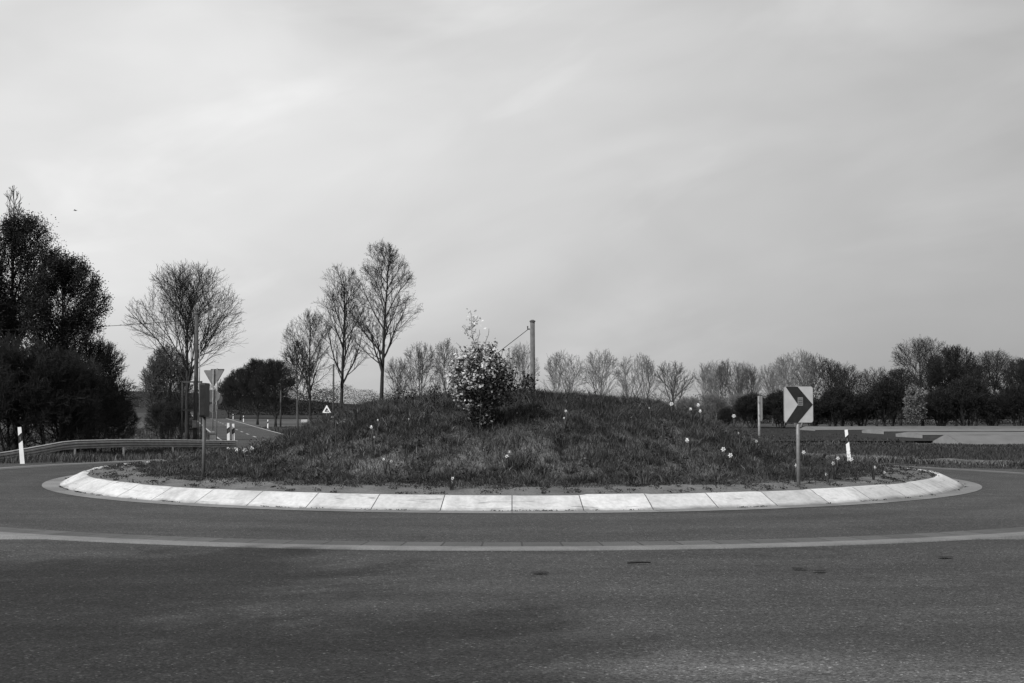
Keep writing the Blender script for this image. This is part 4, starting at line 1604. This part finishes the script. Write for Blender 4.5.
scrap('dark leaf scrap on the asphalt near the middle of the road', 540, 571, 0.19, 0.11, 1)
scrap('left dark leaf scrap of the two lying right of the stick', 797, 567, 0.17, 0.09, 2)
scrap('right dark leaf scrap of the two lying right of the stick', 817, 569.5, 0.15, 0.08, 3)
scrap('dark leaf scrap lying near the band of gutter slabs at the right', 942, 556, 0.18, 0.10, 4)
scrap('clod of leaves caught at the foot of the kerb right of centre', 583, 509.5, 0.17, 0.08, 5)
scrap('clod of leaves caught against the right part of the kerb', 887, 495, 0.22, 0.12, 6)

b = MB()
bd_, bxp = 80.0, at(72.5, 80.0)
b.tube([(-0.22, 0, 0), (-0.1, 0, 0.01), (0.05, 0, 0.0), (0.15, 0, 0.02), (0.21, 0, 0.02)], [0.01, 0.045, 0.05, 0.03, 0.008], 8)
bird = b.build('bird', M['feather'], None, True)
tag(bird, 'tiny bird flying in the sky above the dark thicket', 'bird')
bird.location = (bxp, bd_, 1.65 + (HY - 209.5) * bd_ / F)
bird.scale = (0.6, 0.6, 0.6)
for sx in (-1, 1):
    w_ = MB()
    w_.v = [Vector((-0.06, 0.03 * sx, 0.02)), Vector((0.07, 0.03 * sx, 0.02)), Vector((0.03, 0.22 * sx, 0.09)), Vector((-0.02, 0.42 * sx, 0.05)), Vector((-0.07, 0.22 * sx, 0.085)),
            Vector((-0.06, 0.03 * sx, 0.01)), Vector((0.07, 0.03 * sx, 0.01)), Vector((0.03, 0.22 * sx, 0.08)), Vector((-0.02, 0.42 * sx, 0.045)), Vector((-0.07, 0.22 * sx, 0.075))]
    w_.ng = [(0, 1, 2, 3, 4), (9, 8, 7, 6, 5)]
    w_.q = [(k, (k + 1) % 5, 5 + (k + 1) % 5, 5 + k) for k in range(5)]
    w_.build('wing', M['feather'], bird)

# ------------------------------------------------------------------ light, sky, camera
SUN_EL = R(40)
sd = Vector((-0.70, -0.71, 0)).normalized() * math.cos(SUN_EL) + Vector((0, 0, math.sin(SUN_EL)))
sl = bpy.data.lights.new('sun', 'SUN')
sl.energy = 3.6
sl.angle = R(0.9)
sl.color = (1, 1, 1)
so = bpy.data.objects.new('sun', sl)
COL.objects.link(so)
so.rotation_euler = (-sd).to_track_quat('-Z', 'Y').to_euler()
so.location = (-20, -20, 30)

w = bpy.data.worlds.new('World')
scene.world = w
w.use_nodes = True
nt = w.node_tree
for n_ in list(nt.nodes):
    nt.nodes.remove(n_)
out = nt.nodes.new('ShaderNodeOutputWorld')
bgd = nt.nodes.new('ShaderNodeBackground')
nt.links.new(bgd.outputs[0], out.inputs[0])
sky = nt.nodes.new('ShaderNodeTexSky')
sky.sky_type = 'NISHITA'
sky.sun_disc = False
sky.sun_elevation = SUN_EL
sky.sun_rotation = math.atan2(sd.x, sd.y)
sky.air_density = 1.0
sky.dust_density = 2.5
bw = nt.nodes.new('ShaderNodeRGBToBW')
nt.links.new(sky.outputs[0], bw.inputs[0])
tc = nt.nodes.new('ShaderNodeTexCoord')
sep = nt.nodes.new('ShaderNodeSeparateXYZ')
nt.links.new(tc.outputs['Generated'], sep.inputs[0])
mp = nt.nodes.new('ShaderNodeMapping')
mp.vector_type = 'TEXTURE'
mp.inputs['Rotation'].default_value = (0, R(-12), 0)
mp.inputs['Scale'].default_value = (0.62, 1.0, 0.27)
mp.inputs['Location'].default_value = (0.3, 0.4, 0.9)
nt.links.new(tc.outputs['Generated'], mp.inputs[0])
c1 = noise(nt, mp.outputs[0], 1.35, 4, 0.48, 0.5)
c2 = noise(nt, mp.outputs[0], 3.6, 4, 0.5, 0.6)
cl = math_node(nt, 'ADD', math_node(nt, 'MULTIPLY', c1, 0.72), math_node(nt, 'MULTIPLY', c2, 0.28))
vary = ramp(nt, cl, [(0.34, 0.80), (0.47, 0.95), (0.56, 1.04), (0.68, 1.17)])
mp3 = nt.nodes.new('ShaderNodeMapping')
mp3.vector_type = 'TEXTURE'
mp3.inputs['Rotation'].default_value = (0, R(-14), 0)
mp3.inputs['Scale'].default_value = (0.40, 1.0, 0.12)
mp3.inputs['Location'].default_value = (1.7, 0.9, 0.2)
nt.links.new(tc.outputs['Generated'], mp3.inputs[0])
c3 = noise(nt, mp3.outputs[0], 1.3, 5, 0.5, 0.6)
vary = mul(nt, vary, ramp(nt, c3, [(0.38, 0.98), (0.54, 1.0), (0.68, 1.13)]))
dt = nt.nodes.new('ShaderNodeVectorMath')
dt.operation = 'DOT_PRODUCT'
nt.links.new(tc.outputs['Generated'], dt.inputs[0])
dt.inputs[1].default_value = (-0.5, 0.0, 0.86)
veil = ramp(nt, math_node(nt, 'ADD', dt.outputs['Value'], 0.5), [(0.30, 0.38), (0.45, 0.51), (0.58, 0.64), (0.72, 0.80), (0.95, 0.90)])
veil = mul(nt, veil, vary)
fin = mix(nt, 0.78, bw.outputs[0], mul(nt, veil, 10.0))
nt.links.new(fin, bgd.inputs['Color'])
bgd.inputs['Strength'].default_value = 0.10

cam = bpy.data.cameras.new('camera')
cam.sensor_width = 36
cam.lens = F / 1024 * 36
cam.clip_end = 9000
cam.clip_start = 0.1
co_ = bpy.data.objects.new('camera', cam)
COL.objects.link(co_)
co_.location = (0, 0, CAMZ)
co_.rotation_euler = (R(90) + math.atan((HY - 341.5) / F), 0, 0)
scene.camera = co_

scene.view_settings.view_transform = 'Standard'
scene.view_settings.look = 'None'
scene.view_settings.exposure = 0.0
scene.view_settings.gamma = 1.0
scene.view_settings.use_curve_mapping = False
scene.cycles.max_bounces = 5
scene.cycles.diffuse_bounces = 3
